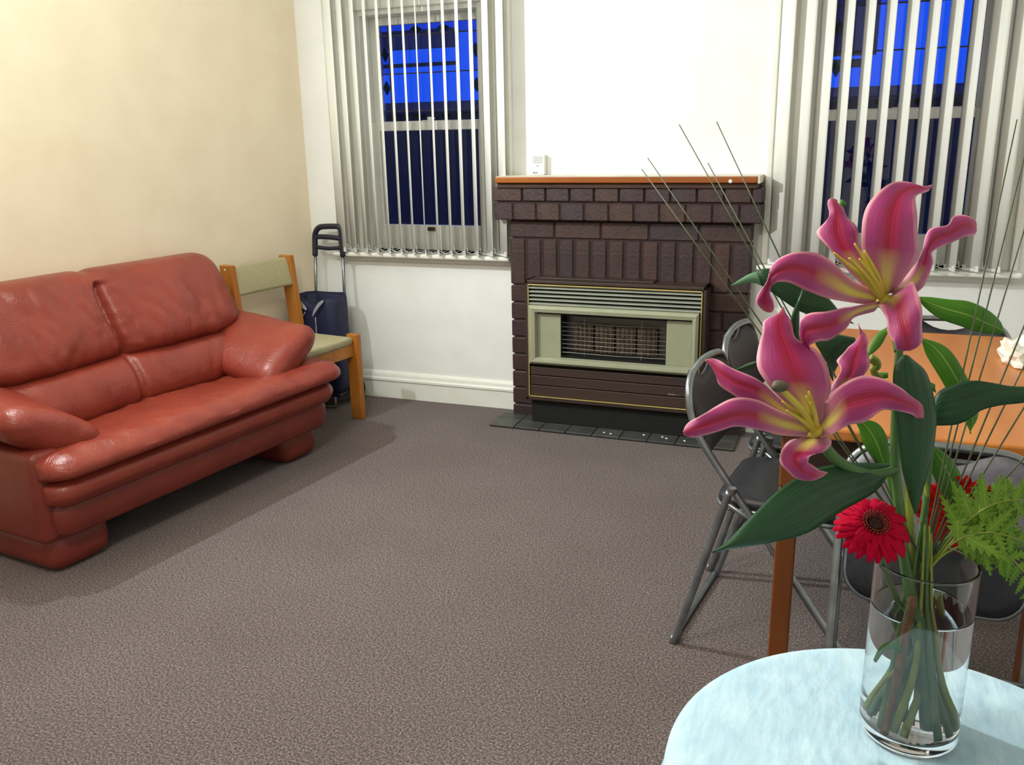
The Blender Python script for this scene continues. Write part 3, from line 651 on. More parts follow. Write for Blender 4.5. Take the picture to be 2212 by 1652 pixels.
# bag: tapered fabric sack with open drooping mouth
b = bmesh.new(); rings = []
for z, hwid, y0, y1 in ((.09, .148, -.175, -.03), (.12, .152, -.182, -.02), (.30, .152, -.182, -.015), (.45, .148, -.182, -.01), (.55, .142, -.18, -.004), (.60, .138, -.175, .0), (.625, .130, -.165, .004), (.60, .120, -.155, -.006), (.52, .12, -.15, -.02)):
    r = []; n = 32
    for k in range(n):
        a = 2*PI*k/n; ca, sa = math.cos(a), math.sin(a)
        x = hwid*math.copysign(abs(ca)**.45, ca); y = (y0+y1)/2+(y1-y0)/2*math.copysign(abs(sa)**.45, sa)
        zz = z
        if z > .5: zz -= .055*G(x-.015, .04)*(1 if sa < 0 else 0)*smoothstep((z-.5)/.1); y += .006*math.sin(a*7)
        else: y += .005*math.sin(a*5+z*20)
        r.append(Vector((x, y, zz)))
    rings.append(r)
loft(b, rings); bag = obj('bag', b, M['navy'], tr, smooth=True)
for pts in ([(-.128, -.168, .622), (-.08, -.180, .612), (-.045, -.184, .588), (-.02, -.186, .562)], [(.085, -.178, .612), (.055, -.184, .590), (.03, -.188, .555), (.02, -.192, .53)]):
    P_ = crv(pts, 5); bb = bmesh.new(); wv = Vector((0, 0, 1)); top = []; bot = []
    for i, p in enumerate(P_):
        wd_ = .018*math.sin(PI*(.15+.8*i/len(P_))); top.append(p+Vector((0, -.012, wd_*.4))); bot.append(p+Vector((0, -.016, -wd_*1.2)))
    loft(bb, [[a, c, c+Vector((0, .004, 0)), a+Vector((0, .004, 0))] for a, c in zip(top, bot)]); obj('silver_trim', bb, M['silver'], bag)
for pts in ([(-.03, -.197, .545), (-.075, -.212, .47), (-.125, -.222, .38)], [(.035, -.200, .52), (.045, -.216, .44), (.05, -.226, .34)]):
    bb = bmesh.new(); tube(bb, crv(pts, 5), .0028, 6); obj('piping', bb, M['silver'], bag)
b = bx(-.14, .14, -.175, .01, .065, .09); obj('base_plate', b, M['navyplastic'], tr, bevel=.01)
for s in (-1, 1):
    b = bmesh.new(); lathe(b, [(0, -.015), (.05, -.015), (.062, -.010), (.065, 0), (.062, .010), (.05, .015), (0, .015)], 24); b.transform(Matrix.Translation((s*.150, .0, .065)) @ Matrix.Rotation(PI/2, 4, 'Y')); wh = obj('wheel', b, M['rubber'], tr, smooth=True)
b = bmesh.new(); tube(b, [(-.150, 0, .065), (.150, 0, .065)], .006, 8); obj('axle', b, M['steel'], tr)
b = bmesh.new(); tube(b, crv([(-.1, -.165, .07), (-.1, -.17, .02), (-.08, -.17, .008), (.08, -.17, .008), (.1, -.17, .02), (.1, -.165, .07)], 4), .007, 8); obj('stand', b, M['steel'], tr)

# ------------------------------------------------------------------ dining table
dt = tag(empty('dining_table', (.19, 2.78, 0)), 'rectangular dining table with orange brown laminate top and square timber legs', 'table')
tx, ty = .345, .61
obj('tabletop', bx(-tx, tx, -ty, ty, .712, .742), M['table'], dt, bevel=.006)
ap = obj('apron', bx(-tx+.05, tx-.05, -ty+.035, -ty+.055, .62, .712), M['darkwood'], dt)
obj('apron', bx(-tx+.05, tx-.05, ty-.055, ty-.035, .62, .712), M['darkwood'], dt)
for s in (-1, 1): obj('apron', bx(s*(tx-.045)-.01, s*(tx-.045)+.01, -ty+.05, ty-.05, .62, .712), M['darkwood'], dt)
for sx in (-1, 1):
    for sy in (-1, 1):
        cx, cy = sx*(tx-.052), sy*(ty-.048)
        lg = obj('leg', bx(cx-.025, cx+.025, cy-.025, cy+.025, 0, .562), M['tableleg'], dt, bevel=.004)
        obj('leg_block', bx(cx-.026, cx+.026, cy-.026, cy+.026, .566, .712), M['tableleg'], lg, bevel=.006)
        obj('leg_joint', bx(cx-.02, cx+.02, cy-.02, cy+.02, .56, .57), M['darkwood'], lg)
# crumpled white paper at the far end of the table
b = bmesh.new(); bmesh.ops.create_icosphere(b, subdivisions=3, radius=1)
for v in b.verts:
    p = v.co.copy(); k = 1+.16*math.sin(p.x*7+2*p.y)+.14*math.sin(p.y*9+p.z*5)+.08*math.sin(p.z*13+p.x*11); v.co = Vector((p.x*.06*k, p.y*.12*k, max(0, (p.z+.55)*.042*k)))
o = obj('paper_bundle', b, M['paper'], None); o.location = (.515, 3.02, .7423); tag(o, 'crumpled white paper bundle lying on the dining table edge', 'paper')

# ------------------------------------------------------------------ folding chairs
def folding_chair():
    root = empty('folding_chair')
    hw = .205; r = .0105
    def part(nm, b, m, parent=root, **k): return obj(nm, b, m, parent, **k)
    # frame A: back loop continuing into the front legs
    side = lambda s: [(.255, s*hw, .012), (-.06, s*hw, .43), (-.20, s*hw, .62), (-.235, s*(hw-.002), .69), (-.25, s*(hw-.012), .75), (-.258, s*(hw-.05), .792), (-.262, s*(hw-.11), .805)]
    b = bmesh.new(); L_ = side(1); R_ = side(-1)[::-1]; tube(b, crv(L_+[(-.268, 0, .808)]+R_, 6), r, 10); part('frame', b, M['steel'], smooth=True)
    b = bmesh.new(); tube(b, crv([(.245, -hw, .02), (.245, 0, .02), (.245, hw, .02)], 3), .008, 8); part('stretcher', b, M['steel'], smooth=True)
    # frame B: rear legs with floor bar
    b = bmesh.new(); pl = crv([(-.115, hw+.022, .505), (-.13, hw+.022, .46), (-.25, hw+.022, .03), (-.262, hw+.012, .013), (-.264, hw-.02, .0115)], 5); pr = [Vector((p.x, -p.y, p.z)) for p in pl][::-1]
    tube(b, pl+pr, r, 10); part('rear_leg', b, M['steel'], smooth=True)
    for s in (-1, 1):
        b = bmesh.new(); tube(b, [(-.125, s*(hw+.022), .47), (-.06, s*(hw+.006), .425), (.03, s*(hw-.02), .42)], .007, 8); part('link_bar', b, M['steel'], smooth=True)
        b = bmesh.new(); tube(b, [(-.113, s*(hw+.022), .500), (-.111, s*(hw+.022), .517)], .0125, 10); part('end_cap', b, M['steel'])
        b = bmesh.new(); tube(b, [(.262, s*hw, .003), (.245, s*hw, .027)], .0135, 10); part('foot', b, M['rubber'])
    # seat pad with steel rim
    def rr(x0, x1, w, rad, z, n=6):
        P_ = []
        for cx, cy, a0 in ((x1-rad, w-rad, 0), (x0+rad, w-rad, PI/2), (x0+rad, -w+rad, PI), (x1-rad, -w+rad, 3*PI/2)):
            for k in range(n+1): a = a0+PI/2*k/n; P_.append(Vector((cx+rad*math.cos(a), cy+rad*math.sin(a), z)))
        return P_
    b = bmesh.new(); loft(b, [rr(-.165, .195, .180, .06, .437), rr(-.172, .202, .187, .065, .448), rr(-.168, .198, .183, .063, .466), rr(-.15, .18, .165, .055, .474), rr(-.09, .12, .11, .05, .477)]); st = part('seat', b, M['blackvinyl'], smooth=True)
    b = bmesh.new(); tube(b, rr(-.170, .200, .185, .064, .436), .0075, 8, closed=True); part('seat_rim', b, M['steel'], st, smooth=True)
    # back panel with hand slot under the top tube
    b = bmesh.new(); G_ = []
    for k in range(17):
        t = k/16*2-1; y = t*(hw-.012); bow = -.022*(1-t*t)
        zt = .800-.036*max(0, 1-(abs(t)/.45)**2)**.8 if abs(t) < .45 else .800-.06*max(0, (abs(t)-.62)/.38)**2
        zb = .575+.012*t*t
        col_ = []
        for j in range(7):
            z = zb+(zt-zb)*j/6; xx = -.20-(z-.62)*.36 if z < .69 else -.2252-(z-.69)*.30
            col_.append(b.verts.new((xx+bow, y, z)))
        G_.append(col_)
    for A, B in zip(G_, G_[1:]):
        for j in range(6): b.faces.new((A[j], B[j], B[j+1], A[j+1]))
    part('back_panel', b, M['greyback'], smooth=True, solid=.010)
    return root
def copy_tree(o, parent=None):
    c = o.copy(); COL.objects.link(c); c.parent = parent
    for ch in list(o.children): copy_tree(ch, c)
    return c
fc = folding_chair()
GC = 'folding chairs around the dining table'
spots = [(-.115, 2.485, math.radians(-7), 'grey steel folding chair with black seat pulled out between table leg and fireplace'),
         (-.085, 2.97, math.radians(-7), 'grey steel folding chair tucked under the table next to the brick fireplace'),
         (.335, 3.205, math.radians(-90-2), 'black folding chair at the window end of the dining table')]
for i, (x, y, a, lb) in enumerate(spots):
    o = fc if i == 0 else copy_tree(fc)
    o.location = (x, y, 0); o.rotation_euler = (0, 0, a); o.scale = (1, 1, .965 if i == 2 else 1); tag(o, lb, 'chair', GC)

def folded_chair():
    root = empty('folding_chair'); hw = .205; r = .0105; ph = empty
    # flat local frame: x = out of plane, y = across, z = along the leaning frame
    side = lambda s: [(0, s*hw, .013), (0, s*hw, .40), (0, s*hw, .62), (-.004, s*(hw-.002), .70), (-.008, s*(hw-.014), .765), (-.011, s*(hw-.055), .806), (-.013, s*(hw-.11), .818)]
    b = bmesh.new(); tube(b, crv(side(1)+[(-.016, 0, .821)]+side(-1)[::-1], 6), r, 10); obj('frame', b, M['steel'], root, smooth=True)
    b = bmesh.new(); pl = crv([(.024, hw-.004, .50), (.024, hw-.004, .30), (.024, hw-.004, .04), (.024, hw-.016, .016), (.024, hw-.05, .013)], 5); tube(b, pl+[Vector((p.x, -p.y, p.z)) for p in pl][::-1], r, 10); obj('rear_leg', b, M['steel'], root, smooth=True)
    b = bmesh.new(); tube(b, [(0, -hw, .285), (0, hw, .285)], .006, 8); obj('stretcher', b, M['steel'], root, smooth=True)
    def rr(x, z0, z1, w, rad, n=6):
        P_ = []
        for cz, cy, a0 in ((z1-rad, w-rad, 0), (z0+rad, w-rad, PI/2), (z0+rad, -w+rad, PI), (z1-rad, -w+rad, 3*PI/2)):
            for k in range(n+1): a = a0+PI/2*k/n; P_.append(Vector((x, cy+rad*math.sin(a), cz+rad*math.cos(a))))
        return P_
    b = bmesh.new(); loft(b, [rr(.012, .440, .775, .178, .06), rr(.002, .430, .785, .184, .065), rr(-.016, .433, .782, .181, .063), rr(-.022, .455, .76, .16, .055)]); st_ = obj('seat', b, M['blackvinyl'], root, smooth=True)
    b = bmesh.new(); tube(b, rr(.0, .429, .786, .185, .065), .0075, 8, closed=True); obj('seat_rim', b, M['steel'], st_, smooth=True)
    b = bmesh.new(); G_ = []
    for k in range(17):
        t = k/16*2-1; y = t*(hw-.012); bow = -.022*(1-t*t)
        zt = .812-.034*max(0, 1-(abs(t)/.42)**2)**.8 if abs(t) < .42 else .812-.06*max(0, (abs(t)-.62)/.38)**2
        zb = .585+.012*t*t
        G_.append([b.verts.new((-.036+bow*.4, y, zb+(zt-zb)*j/6)) for j in range(7)])
    for A, B in zip(G_, G_[1:]):
        for j in range(6): b.faces.new((A[j], B[j], B[j+1], A[j+1]))
    obj('back_panel', b, M['greyback_sheen'], root, smooth=True, solid=.008)
    return root
o = folded_chair(); o.location = (.228, 1.90, 0); o.scale = (1, 1, .945); o.rotation_euler = Matrix(((0, -1, 0), (1, 0, 0), (0, 0, 1))).to_euler()
o.rotation_euler = (Matrix.Rotation(-math.atan2(.20, .80), 3, 'X') @ Matrix.Rotation(PI/2-.05, 3, 'Z')).to_euler()
tag(o, 'folded grey steel chair leaning against the end of the dining table', 'chair', GC)

# ------------------------------------------------------------------ small round table, cloth, vase
TC = Vector((.115, .91, 0)); TR = .262; TT = .7475
st = tag(empty('side_table', TC), 'small round pedestal table under the pale blue cloth', 'table')
b = bmesh.new(); lathe(b, [(0, .715), (TR-.01, .715), (TR, .72), (TR, .74), (TR-.006, .7445), (0, .7445)], 48); obj('tabletop', b, M['tableleg'], st, smooth=False)
b = bmesh.new(); lathe(b, [(0, .03), (.035, .03), (.04, .06), (.025, .12), (.025, .60), (.05, .68), (.06, .715), (0, .715)], 24); obj('column', b, M['tableleg'], st, smooth=True)
b = bmesh.new(); lathe(b, [(0, 0), (.19, 0), (.20, .01), (.19, .025), (.04, .045), (0, .045)], 36); obj('base', b, M['tableleg'], st, smooth=True)
b = bmesh.new(); rings = []; n = 144
prof = [(.02, TT+.0022)]+[(r, TT+.0022) for r in (.06, .10, .14, .18, .21, .235, .25, .26)]+[(.268, TT+.0005), (.2735, TT-.005), (.2755, TT-.016)]+[(.277+.006*k, TT-.03-.027*k) for k in range(9)]
for r, z in prof:
    ring = []
    for k in range(n):
        a = 2*PI*k/n; h_ = max(0, (TT-.02-z)/.25); rr_ = r+h_*(.024*math.sin(a*11+.7)+.012*math.sin(a*7+2.0)+.006)
        zz = z+(.0012*math.sin(a*5+r*40)*math.sin(r*60+a) if z > TT+.002 and r < .24 else 0)
        ring.append(Vector((TC.x+rr_*math.cos(a), TC.y+rr_*math.sin(a), zz)))
    rings.append(ring)
loft(b, rings, cap=False); b.faces.new([b.verts[i] for i in range(0)]) if False else None
b.verts.ensure_lookup_table(); b.faces.new([b.verts[i] for i in range(n)])
o = obj('tablecloth', b, M['cloth'], None, smooth=True, solid=.0022); tag(o, 'pale blue soft tablecloth draped over the small round table', 'tablecloth')

VC = Vector((.106, 1.003, .7520)); VR, VH, VT, VB = .0545, .222, .0028, .015
vs = tag(empty('glass_vase', VC), 'clear cylindrical glass vase half filled with water on the blue tablecloth', 'vase')
b = bmesh.new(); lathe(b, [(0, 0), (.02, 0), (VR-.010, 0), (VR-.006, 0), (VR-.002, .0015), (VR, .006), (VR, .009), (VR, .03), (VR, VH-.01), (VR, VH-.003), (VR, VH-.001), (VR-.0007, VH), (VR-VT+.0007, VH), (VR-VT, VH-.001), (VR-VT, VH-.003), (VR-VT, VH-.01), (VR-VT, VB+.03), (VR-VT, VB+.008), (VR-VT, VB+.005), (VR-VT-.004, VB), (VR-VT-.007, VB), (.02, VB), (0, VB)], 72); obj('vessel', b, M['vglass'], vs, smooth=True)
WL = .165
b = bmesh.new(); lathe(b, [(0, VB-.0003), (.02, VB-.0003), (VR-VT-.007, VB-.0003), (VR-VT-.0036, VB-.0003), (VR-VT+.0003, VB+.005), (VR-VT+.0003, VB+.008), (VR-VT+.0003, VB+.03), (VR-VT+.0003, WL-.01), (VR-VT+.0003, WL-.002), (VR-VT+.0003, WL+.0008), (VR-VT-.0008, WL), (VR-VT-.003, WL), (.02, WL), (0, WL)], 72)
o = obj('water', b, M['water'], None, smooth=True); o.location = VC; tag(o, 'clear water filling most of the glass vase', 'water')

# ------------------------------------------------------------------ flowers
def z5(x, y): return (1450+x/2.3596, 360+y/2.3596)
def blade(nm, stations, m, parent, conv=None, n=5, na=10, groove=.0, cup=.004, thick=.0008, ruffle=0.0):
    """petal or leaf through stations ((Lx,Ly),(Mx,My),(Rx,Ry), depth, edge depth offset); base first, tip last"""
    rows = []
    for s in stations:
        L_, M_, R_, d = s[:4]; ed = s[4] if len(s) > 4 else cup
        if conv: L_, M_, R_ = conv(*L_), conv(*M_), conv(*R_)
        el, er = (ed if isinstance(ed, tuple) else (ed, ed))
        rows.append([at(*L_, d+el), at(*M_, d), at(*R_, d+er)])
    cs = [crv([r[k] for r in rows], n) for k in range(3)]
    b = bmesh.new(); uvl = b.loops.layers.uv.new('UVMap'); V = []; NV = len(cs[0])
    for i in range(NV):
        L_, M_, R_ = cs[0][i], cs[1][i], cs[2][i]; row = []
        for k in range(na+1):
            t = k/na*2-1
            p = L_*(t*(t-1)/2)+M_*(1-t*t)+R_*(t*(t+1)/2)
            p = p+F*(groove*math.exp(-(t/.16)**2)*math.sin(PI*min(1, i/NV*1.3)))
            if ruffle: p = p+F*(ruffle*abs(t)**3*math.sin(i*2*PI/NV*3.3+t*1.5))
            row.append(b.verts.new(p))
        V.append(row)
    for i in range(NV-1):
        for k in range(na):
            try: f = b.faces.new((V[i][k], V[i][k+1], V[i+1][k+1], V[i+1][k]))
            except ValueError: continue
            for lp, (a, c) in zip(f.loops, ((i, k), (i, k+1), (i+1, k+1), (i+1, k))): lp[uvl].uv = (c/na, a/(NV-1))
    return obj(nm, b, m, parent, smooth=True, solid=thick)
def S(L, Mi, Rr, d, *e): return (L, Mi, Rr, d)+e
def tp(x, y, d): return ((x-2, y-1), (x, y), (x+2, y+1), d, 0)
lily = tag(empty('lily_stem', VC+Vector((0, 0, VB))), 'tall lily stem in the vase with two large open pink blooms', 'flower')
IL = Matrix.Translation(-lily.location)
def lp(o):
    """keep world place when parented under the lily root"""
    o.data.transform(IL); return o
def stem(nm, pts, r, m, parent, sub=6, seg=10):
    b = bmesh.new(); P_ = crv(pts, sub); n = len(P_)
    rs = [r[0]+(r[1]-r[0])*i/(n-1) for i in range(n)] if isinstance(r, tuple) else r
    tube(b, P_, rs, seg); return obj(nm, b, m, parent, smooth=True)
def bloom(nm, petals, center, dirs, label, stig=None):
    cx, cy, cd_ = center; c = at(*z5(cx, cy), cd_)
    b = bmesh.new(); lathe(b, [(0, -.012), (.006, -.009), (.0075, 0), (.005, .008), (0, .010)], 14)
    q = (-F+UP*.2).to_track_quat('Z', 'Y').to_matrix().to_4x4(); b.transform(Matrix.Translation(c) @ q)
    base = lp(obj(nm, b, M['filament'], lily, smooth=True)); base['label'] = label
    for st_ in petals:
        lp(blade('petal', st_, M['petal'], base, z5, groove=.0026, ruffle=.0035))
    for (x, y, d) in dirs:
        e = at(*z5(x, y), d); mid = c+(e-c)*.5+(-F)*.006
        lp(stem('filament', [c, mid, e], (.0042, .0011), M['filament'], base, 5, 8))
    if stig:
        x, y, d = stig; e = at(*z5(x, y), d)
        ps = lp(stem('pistil', [c, c+(e-c)*.5+(-F)*.010, e], (.0048, .0030), M['filament'], base, 6, 10))
        b = bmesh.new(); bmesh.ops.create_icosphere(b, subdivisions=2, radius=.0085)
        for v in b.verts: a = math.atan2(v.co.y, v.co.x); v.co.x *= 1+.22*math.cos(3*a); v.co.y *= 1+.22*math.cos(3*a); v.co.z *= .75
        b.transform(Matrix.Translation(at(*z5(x-16, y-18), d))); lp(obj('stigma', b, M['stigma'], base, smooth=True))
    return base
U1 = [S((1046, 655), (1092, 650), (1142, 636), .948), S((1015, 545), (1096, 560), (1185, 565), .930), S((968, 410), (1104, 430), (1264, 440), .922), S((972, 290), (1116, 310), (1256, 300), .924), S((1020, 170), (1136, 205), (1241, 200), .932), S((1110, 88), (1175, 135), (1258, 145), .944), S((1215, 76), (1240, 105), (1292, 132), .956), S((1288, 102), (1300, 108), (1318, 118), .962), tp(1331, 94, .966)]
U2 = [S((1008, 650), (1046, 645), (1080, 620), .952), S((895, 515), (950, 510), (1010, 490), .948), S((800, 420), (880, 410), (968, 400), .950), S((746, 340), (850, 335), (948, 330), .956), S((782, 283), (845, 278), (918, 276), .962), S((808, 232), (842, 226), (884, 234), .968), S((803, 168), (828, 176), (860, 196), .974), tp(846, 172, .978)]
U3 = [S((1062, 646), (1050, 672), (1030, 700), .948), S((930, 580), (920, 640), (900, 690), .934), S((840, 495), (830, 590), (790, 672), .922), S((740, 443), (725, 540), (700, 632), .912), S((640, 436), (630, 512), (615, 594), .905), S((560, 463), (555, 527), (550, 588), .902), S((505, 518), (512, 562), (524, 596), .903), S((484, 585), (497, 600), (512, 610), .908, .001), S((452, 640), (478, 650), (502, 650), .916), S((437, 690), (475, 692), (518, 690), .926), S((465, 732), (498, 736), (526, 724), .936), tp(508, 741, .940)]
U4 = [S((1105, 622), (1135, 650), (1180, 672), .950), S((1190, 570), (1225, 592), (1250, 640), .940), S((1240, 508), (1266, 538), (1293, 590), .938), S((1258, 462), (1297, 474), (1341, 488), .942), S((1288, 405), (1308, 420), (1328, 436), .948), S((1322, 318), (1348, 362), (1378, 408), .954), S((1400, 300), (1417, 340), (1440, 382), .958), S((1440, 252), (1470, 305), (1492, 358), .962), S((1500, 245), (1516, 296), (1526, 354), .968), S((1542, 278), (1550, 308), (1554, 342), .974), tp(1556, 325, .978)]
U5 = [S((1044, 704), (1085, 688), (1140, 636), .946), S((1074, 722), (1130, 676), (1182, 612), .930), S((1086, 765), (1165, 712), (1240, 584), .914), S((1105, 830), (1184, 782), (1256, 660), .902), S((1124, 885), (1196, 850), (1282, 775), .896), S((1145, 922), (1202, 902), (1280, 868), .897), S((1180, 936), (1212, 932), (1250, 920), .902), tp(1212, 938, .905)]
U6 = [S((1070, 682), (1060, 702), (1040, 736), .948), S((962, 706), (952, 735), (926, 770), .936), S((880, 718), (880, 770), (886, 826), .926), S((790, 738), (796, 810), (812, 882), .920), S((712, 746), (736, 820), (758, 888), .918), S((660, 778), (686, 838), (714, 905), .922), S((652, 842), (680, 882), (710, 922), .930), S((676, 896), (702, 926), (724, 956), .940), S((738, 965), (752, 975), (768, 986), .948), tp(794, 1000, .952)]
bloom('bloom', [U1, U2, U4, U3, U6, U5], (1085, 682, .950), [(828, 438, .905), (908, 466, .900), (935, 392, .905), (985, 428, .908), (960, 470, .902)], 'upper pink lily bloom with long swept back petals')
L1 = [S((668, 1300), (724, 1318), (786, 1294), .948), S((600, 1212), (690, 1205), (778, 1212), .934), S((500, 1122), (650, 1105), (816, 1122), .928), S((441, 1032), (612, 1012), (800, 1022), .930), S((445, 930), (582, 922), (732, 932), .938), S((460, 842), (552, 842), (642, 876), .948), S((476, 788), (546, 784), (611, 802), .956), S((536, 752), (562, 746), (593, 758), .962), tp(573, 716, .968)]
L2 = [S((702, 1312), (692, 1320), (682, 1330), .948), S((560, 1182), (532, 1212), (502, 1242), .936), S((450, 1092), (430, 1135), (402, 1202), .930), S((350, 1043), (340, 1102), (325, 1170), .928), S((285, 1015), (276, 1066), (262, 1126), .932), S((240, 985), (231, 1030), (232, 1082), .938), S((204, 978), (198, 994), (202, 1014), .944), tp(174, 988, .948)]
L3 = [S((722, 1312), (706, 1342), (690, 1376), .944), S((560, 1246), (570, 1310), (560, 1368), .924), S((440, 1190), (450, 1272), (450, 1341), .908), S((330, 1177), (340, 1262), (330, 1323), .898), S((235, 1220), (240, 1290), (240, 1347), .892), S((150, 1266), (155, 1322), (150, 1374), .890), S((95, 1303), (100, 1342), (106, 1379), .892), S((64, 1338), (68, 1352), (74, 1370), .895), tp(62, 1352, .896)]
L4 = [S((770, 1288), (748, 1338), (716, 1402), .944), S((790, 1200), (830, 1282), (800, 1370), .928), S((860, 1115), (890, 1212), (900, 1318), .916), S((960, 1067), (980, 1180), (986, 1302), .908), S((1060, 1074), (1070, 1166), (1062, 1244), .906), S((1150, 1118), (1150, 1186), (1132, 1240), .908), S((1220, 1164), (1220, 1212), (1206, 1257), .914), S((1270, 1210), (1266, 1246), (1250, 1280), .922), tp(1284, 1282, .928)]
L5 = [S((735, 1296), (758, 1306), (786, 1306), .950), S((820, 1122), (870, 1125), (922, 1112), .944), S((860, 1032), (915, 1046), (991, 1056), .944), S((850, 985), (930, 992), (1006, 990), .948), S((890, 930), (950, 936), (1003, 920), .954), S((948, 885), (968, 880), (989, 860), .962), tp(955, 800, .970)]
L6 = [S((668, 1378), (722, 1384), (800, 1366), .940), S((612, 1396), (692, 1420), (812, 1402), .926), S((560, 1440), (650, 1462), (785, 1452), .916), S((556, 1492), (632, 1492), (706, 1472), .910), S((580, 1542), (648, 1530), (698, 1502), .910), S((640, 1590), (680, 1556), (720, 1522), .914), S((720, 1599), (740, 1573), (758, 1549), .920), tp(797, 1558, .926)]
bloom('bloom', [L1, L5, L2, L4, L3, L6], (738, 1348, .944), [(566, 1196, .905), (588, 1242, .902), (700, 1146, .905), (688, 1168, .900), (708, 1200, .900)], 'lower pink lily bloom with a dark stigma', stig=(566, 1136, .890))
# small twisted bud tip behind the upper bloom
lp(blade('petal_tip', [S((858, 190), (862, 196), (866, 204), .978), S((868, 168), (874, 185), (880, 208), .980), tp(894, 188, .982)], M['leaf'], lily, z5))
# main stem, pedicels
def world_pts(L_): return [at(*p) for p in L_]
lp(stem('stem', world_pts([(1944, 735, .965), (1938, 830, .972), (1934, 920, .980), (1934, 1015, .988), (1944, 1110, .995), (1953, 1200, 1.003)])+[VC+Vector((.004, -.004, .12)), VC+Vector((.016, -.004, .02))], (.0042, .0072), M['stem'], lily))
lp(stem('pedicel', world_pts([(1934, 1014, .987), (1905, 1022, .980), (1860, 1020, .972), (1818, 1000, .962), (1790, 975, .952), (1768, 940, .946)]), (.0052, .0062), M['stem'], lily))
lp(stem('pedicel', world_pts([(1942, 760, .968), (1935, 720, .972), (1925, 680, .966), (1912, 655, .953)]), (.0052, .0062), M['stem'], lily))
lf = lambda nm, st_, m, conv=None, **k: lp(blade(nm, st_, m, lily, conv, **k))
# dark leaves of the lily
lf('leaf', [S((1946, 770), (1958, 767), (1970, 775), .940), S((1930, 802), (1962, 800), (2001, 805), .930), S((1931, 870), (1975, 872), (2019, 868), .928), S((1938, 940), (1981, 942), (2021, 930), .932), S((1948, 1010), (1980, 1015), (2007, 1010), .938), S((1961, 1062), (1978, 1065), (1993, 1060), .945), tp(1978, 1110, .952)], M['darkleaf'], cup=.006)
lf('leaf', [S((2000, 905), (1998, 912), (2000, 920), .985), S((2024, 850), (2024, 885), (2022, 919), .972), S((2062, 830), (2064, 875), (2064, 917), .962), S((2102, 822), (2104, 864), (2092, 906), .955), S((2143, 827), (2140, 852), (2120, 886), .952), S((2182, 834), (2180, 851), (2162, 875), .950), S((2220, 836), (2220, 850), (2218, 868), .950), tp(2275, 846, .950)], M['darkleaf'], cup=.004)
lf('leaf', [S((1930, 1002), (1928, 1010), (1924, 1018), .988), S((1850, 1000), (1880, 1030), (1890, 1062), .968), S((1760, 1012), (1800, 1055), (1822, 1102), .948), S((1690, 1052), (1725, 1098), (1745, 1150), .930), S((1638, 1100), (1660, 1134), (1672, 1170), .918), S((1592, 1148), (1605, 1163), (1614, 1180), .908), S((1565, 1175), (1570, 1180), (1575, 1186), .903), tp(1538, 1193, .900)], M['darkleaf'], cup=.006)
lf('leaf', [tp(305, 607, 1.00), S((390, 552), (398, 570), (408, 590), .998), S((440, 535), (450, 570), (460, 604), .996)], M['paleleaf'], z5)
lf('leaf', [S((435, 535), (445, 570), (455, 602), .9975), S((480, 520), (488, 575), (494, 625), .994), S((580, 530), (585, 615), (582, 690), .990), S((700, 580), (690, 665), (662, 740), .988), S((800, 670), (785, 715), (745, 760), .986), S((860, 740), (845, 755), (820, 770), .984), tp(930, 800, .980)], M['darkleaf'], z5)
lf('leaf', [S((625, 890), (640, 890), (655, 890), .975), S((610, 800), (630, 800), (652, 800), .968), S((622, 735), (640, 725), (655, 690), .962), S((662, 640), (672, 640), (685, 625), .958), S((672, 580), (680, 575), (688, 565), .956), tp(700, 498, .955)], M['darkleaf'], z5)
lf('leaf', [S((930, 870), (938, 880), (935, 900), .982), S((800, 850), (850, 900), (880, 960), .978), S((730, 880), (790, 960), (835, 1040), .974), S((770, 960), (800, 1010), (828, 1062), .972), tp(822, 1090, .972)], M['darkleaf'], z5)
lf('leaf', [S((440, 990), (440, 1000), (442, 1018), .962), S((390, 1005), (390, 1018), (395, 1035), .962), tp(328, 1038, .962)], M['darkleaf'], z5)
o = tag(empty('leafy_branch', VC+Vector((0, 0, VB))), 'leafy branch in the vase with bright green oval leaves behind the lilies', 'foliage')
def lb(st_, conv=None, m='leaf', **k): return lp(blade('leaf', st_, M[m], o, conv, **k))
# (children use the same local offset because both roots share one origin)
lb([tp(1980, 642, 1.03), S((2010, 642), (2010, 655), (1998, 664), 1.028), S((2052, 647), (2046, 668), (2030, 688), 1.024), S((2092, 651), (2090, 680), (2074, 704), 1.022), S((2131, 668), (2127, 696), (2110, 716), 1.024), S((2159, 692), (2155, 708), (2144, 721), 1.028), tp(2171, 718, 1.03)])
lb([tp(1988, 730, 1.03), S((2030, 742), (2020, 752), (2000, 765), 1.028), S((2058, 764), (2044, 782), (2022, 802), 1.026), S((2084, 806), (2068, 822), (2044, 840), 1.026), S((2104, 850), (2088, 862), (2062, 880), 1.028), S((2113, 895), (2100, 905), (2085, 912), 1.030), tp(2096, 936, 1.032)])
lb([tp(2012, 960, 1.04), S((2050, 985), (2030, 990), (2004, 996), 1.038), S((2072, 1018), (2050, 1025), (2016, 1028), 1.036), S((2082, 1055), (2060, 1060), (2034, 1062), 1.036), S((2080, 1085), (2068, 1088), (2055, 1088), 1.038), tp(2070, 1105, 1.04)])
lb([S((1926, 1020), (1922, 1020), (1916, 1018), 1.02), S((1922, 985), (1908, 998), (1892, 1000), 1.018), S((1914, 940), (1895, 960), (1866, 960), 1.016), S((1892, 912), (1875, 925), (1857, 935), 1.018), tp(1852, 906, 1.02)])
lb([S((1105, 815), (1110, 830), (1100, 850), 1.02), S((1050, 850), (1065, 880), (1075, 900), 1.02), S((1015, 900), (1035, 925), (1045, 935), 1.02), tp(1005, 962, 1.02)], z5)
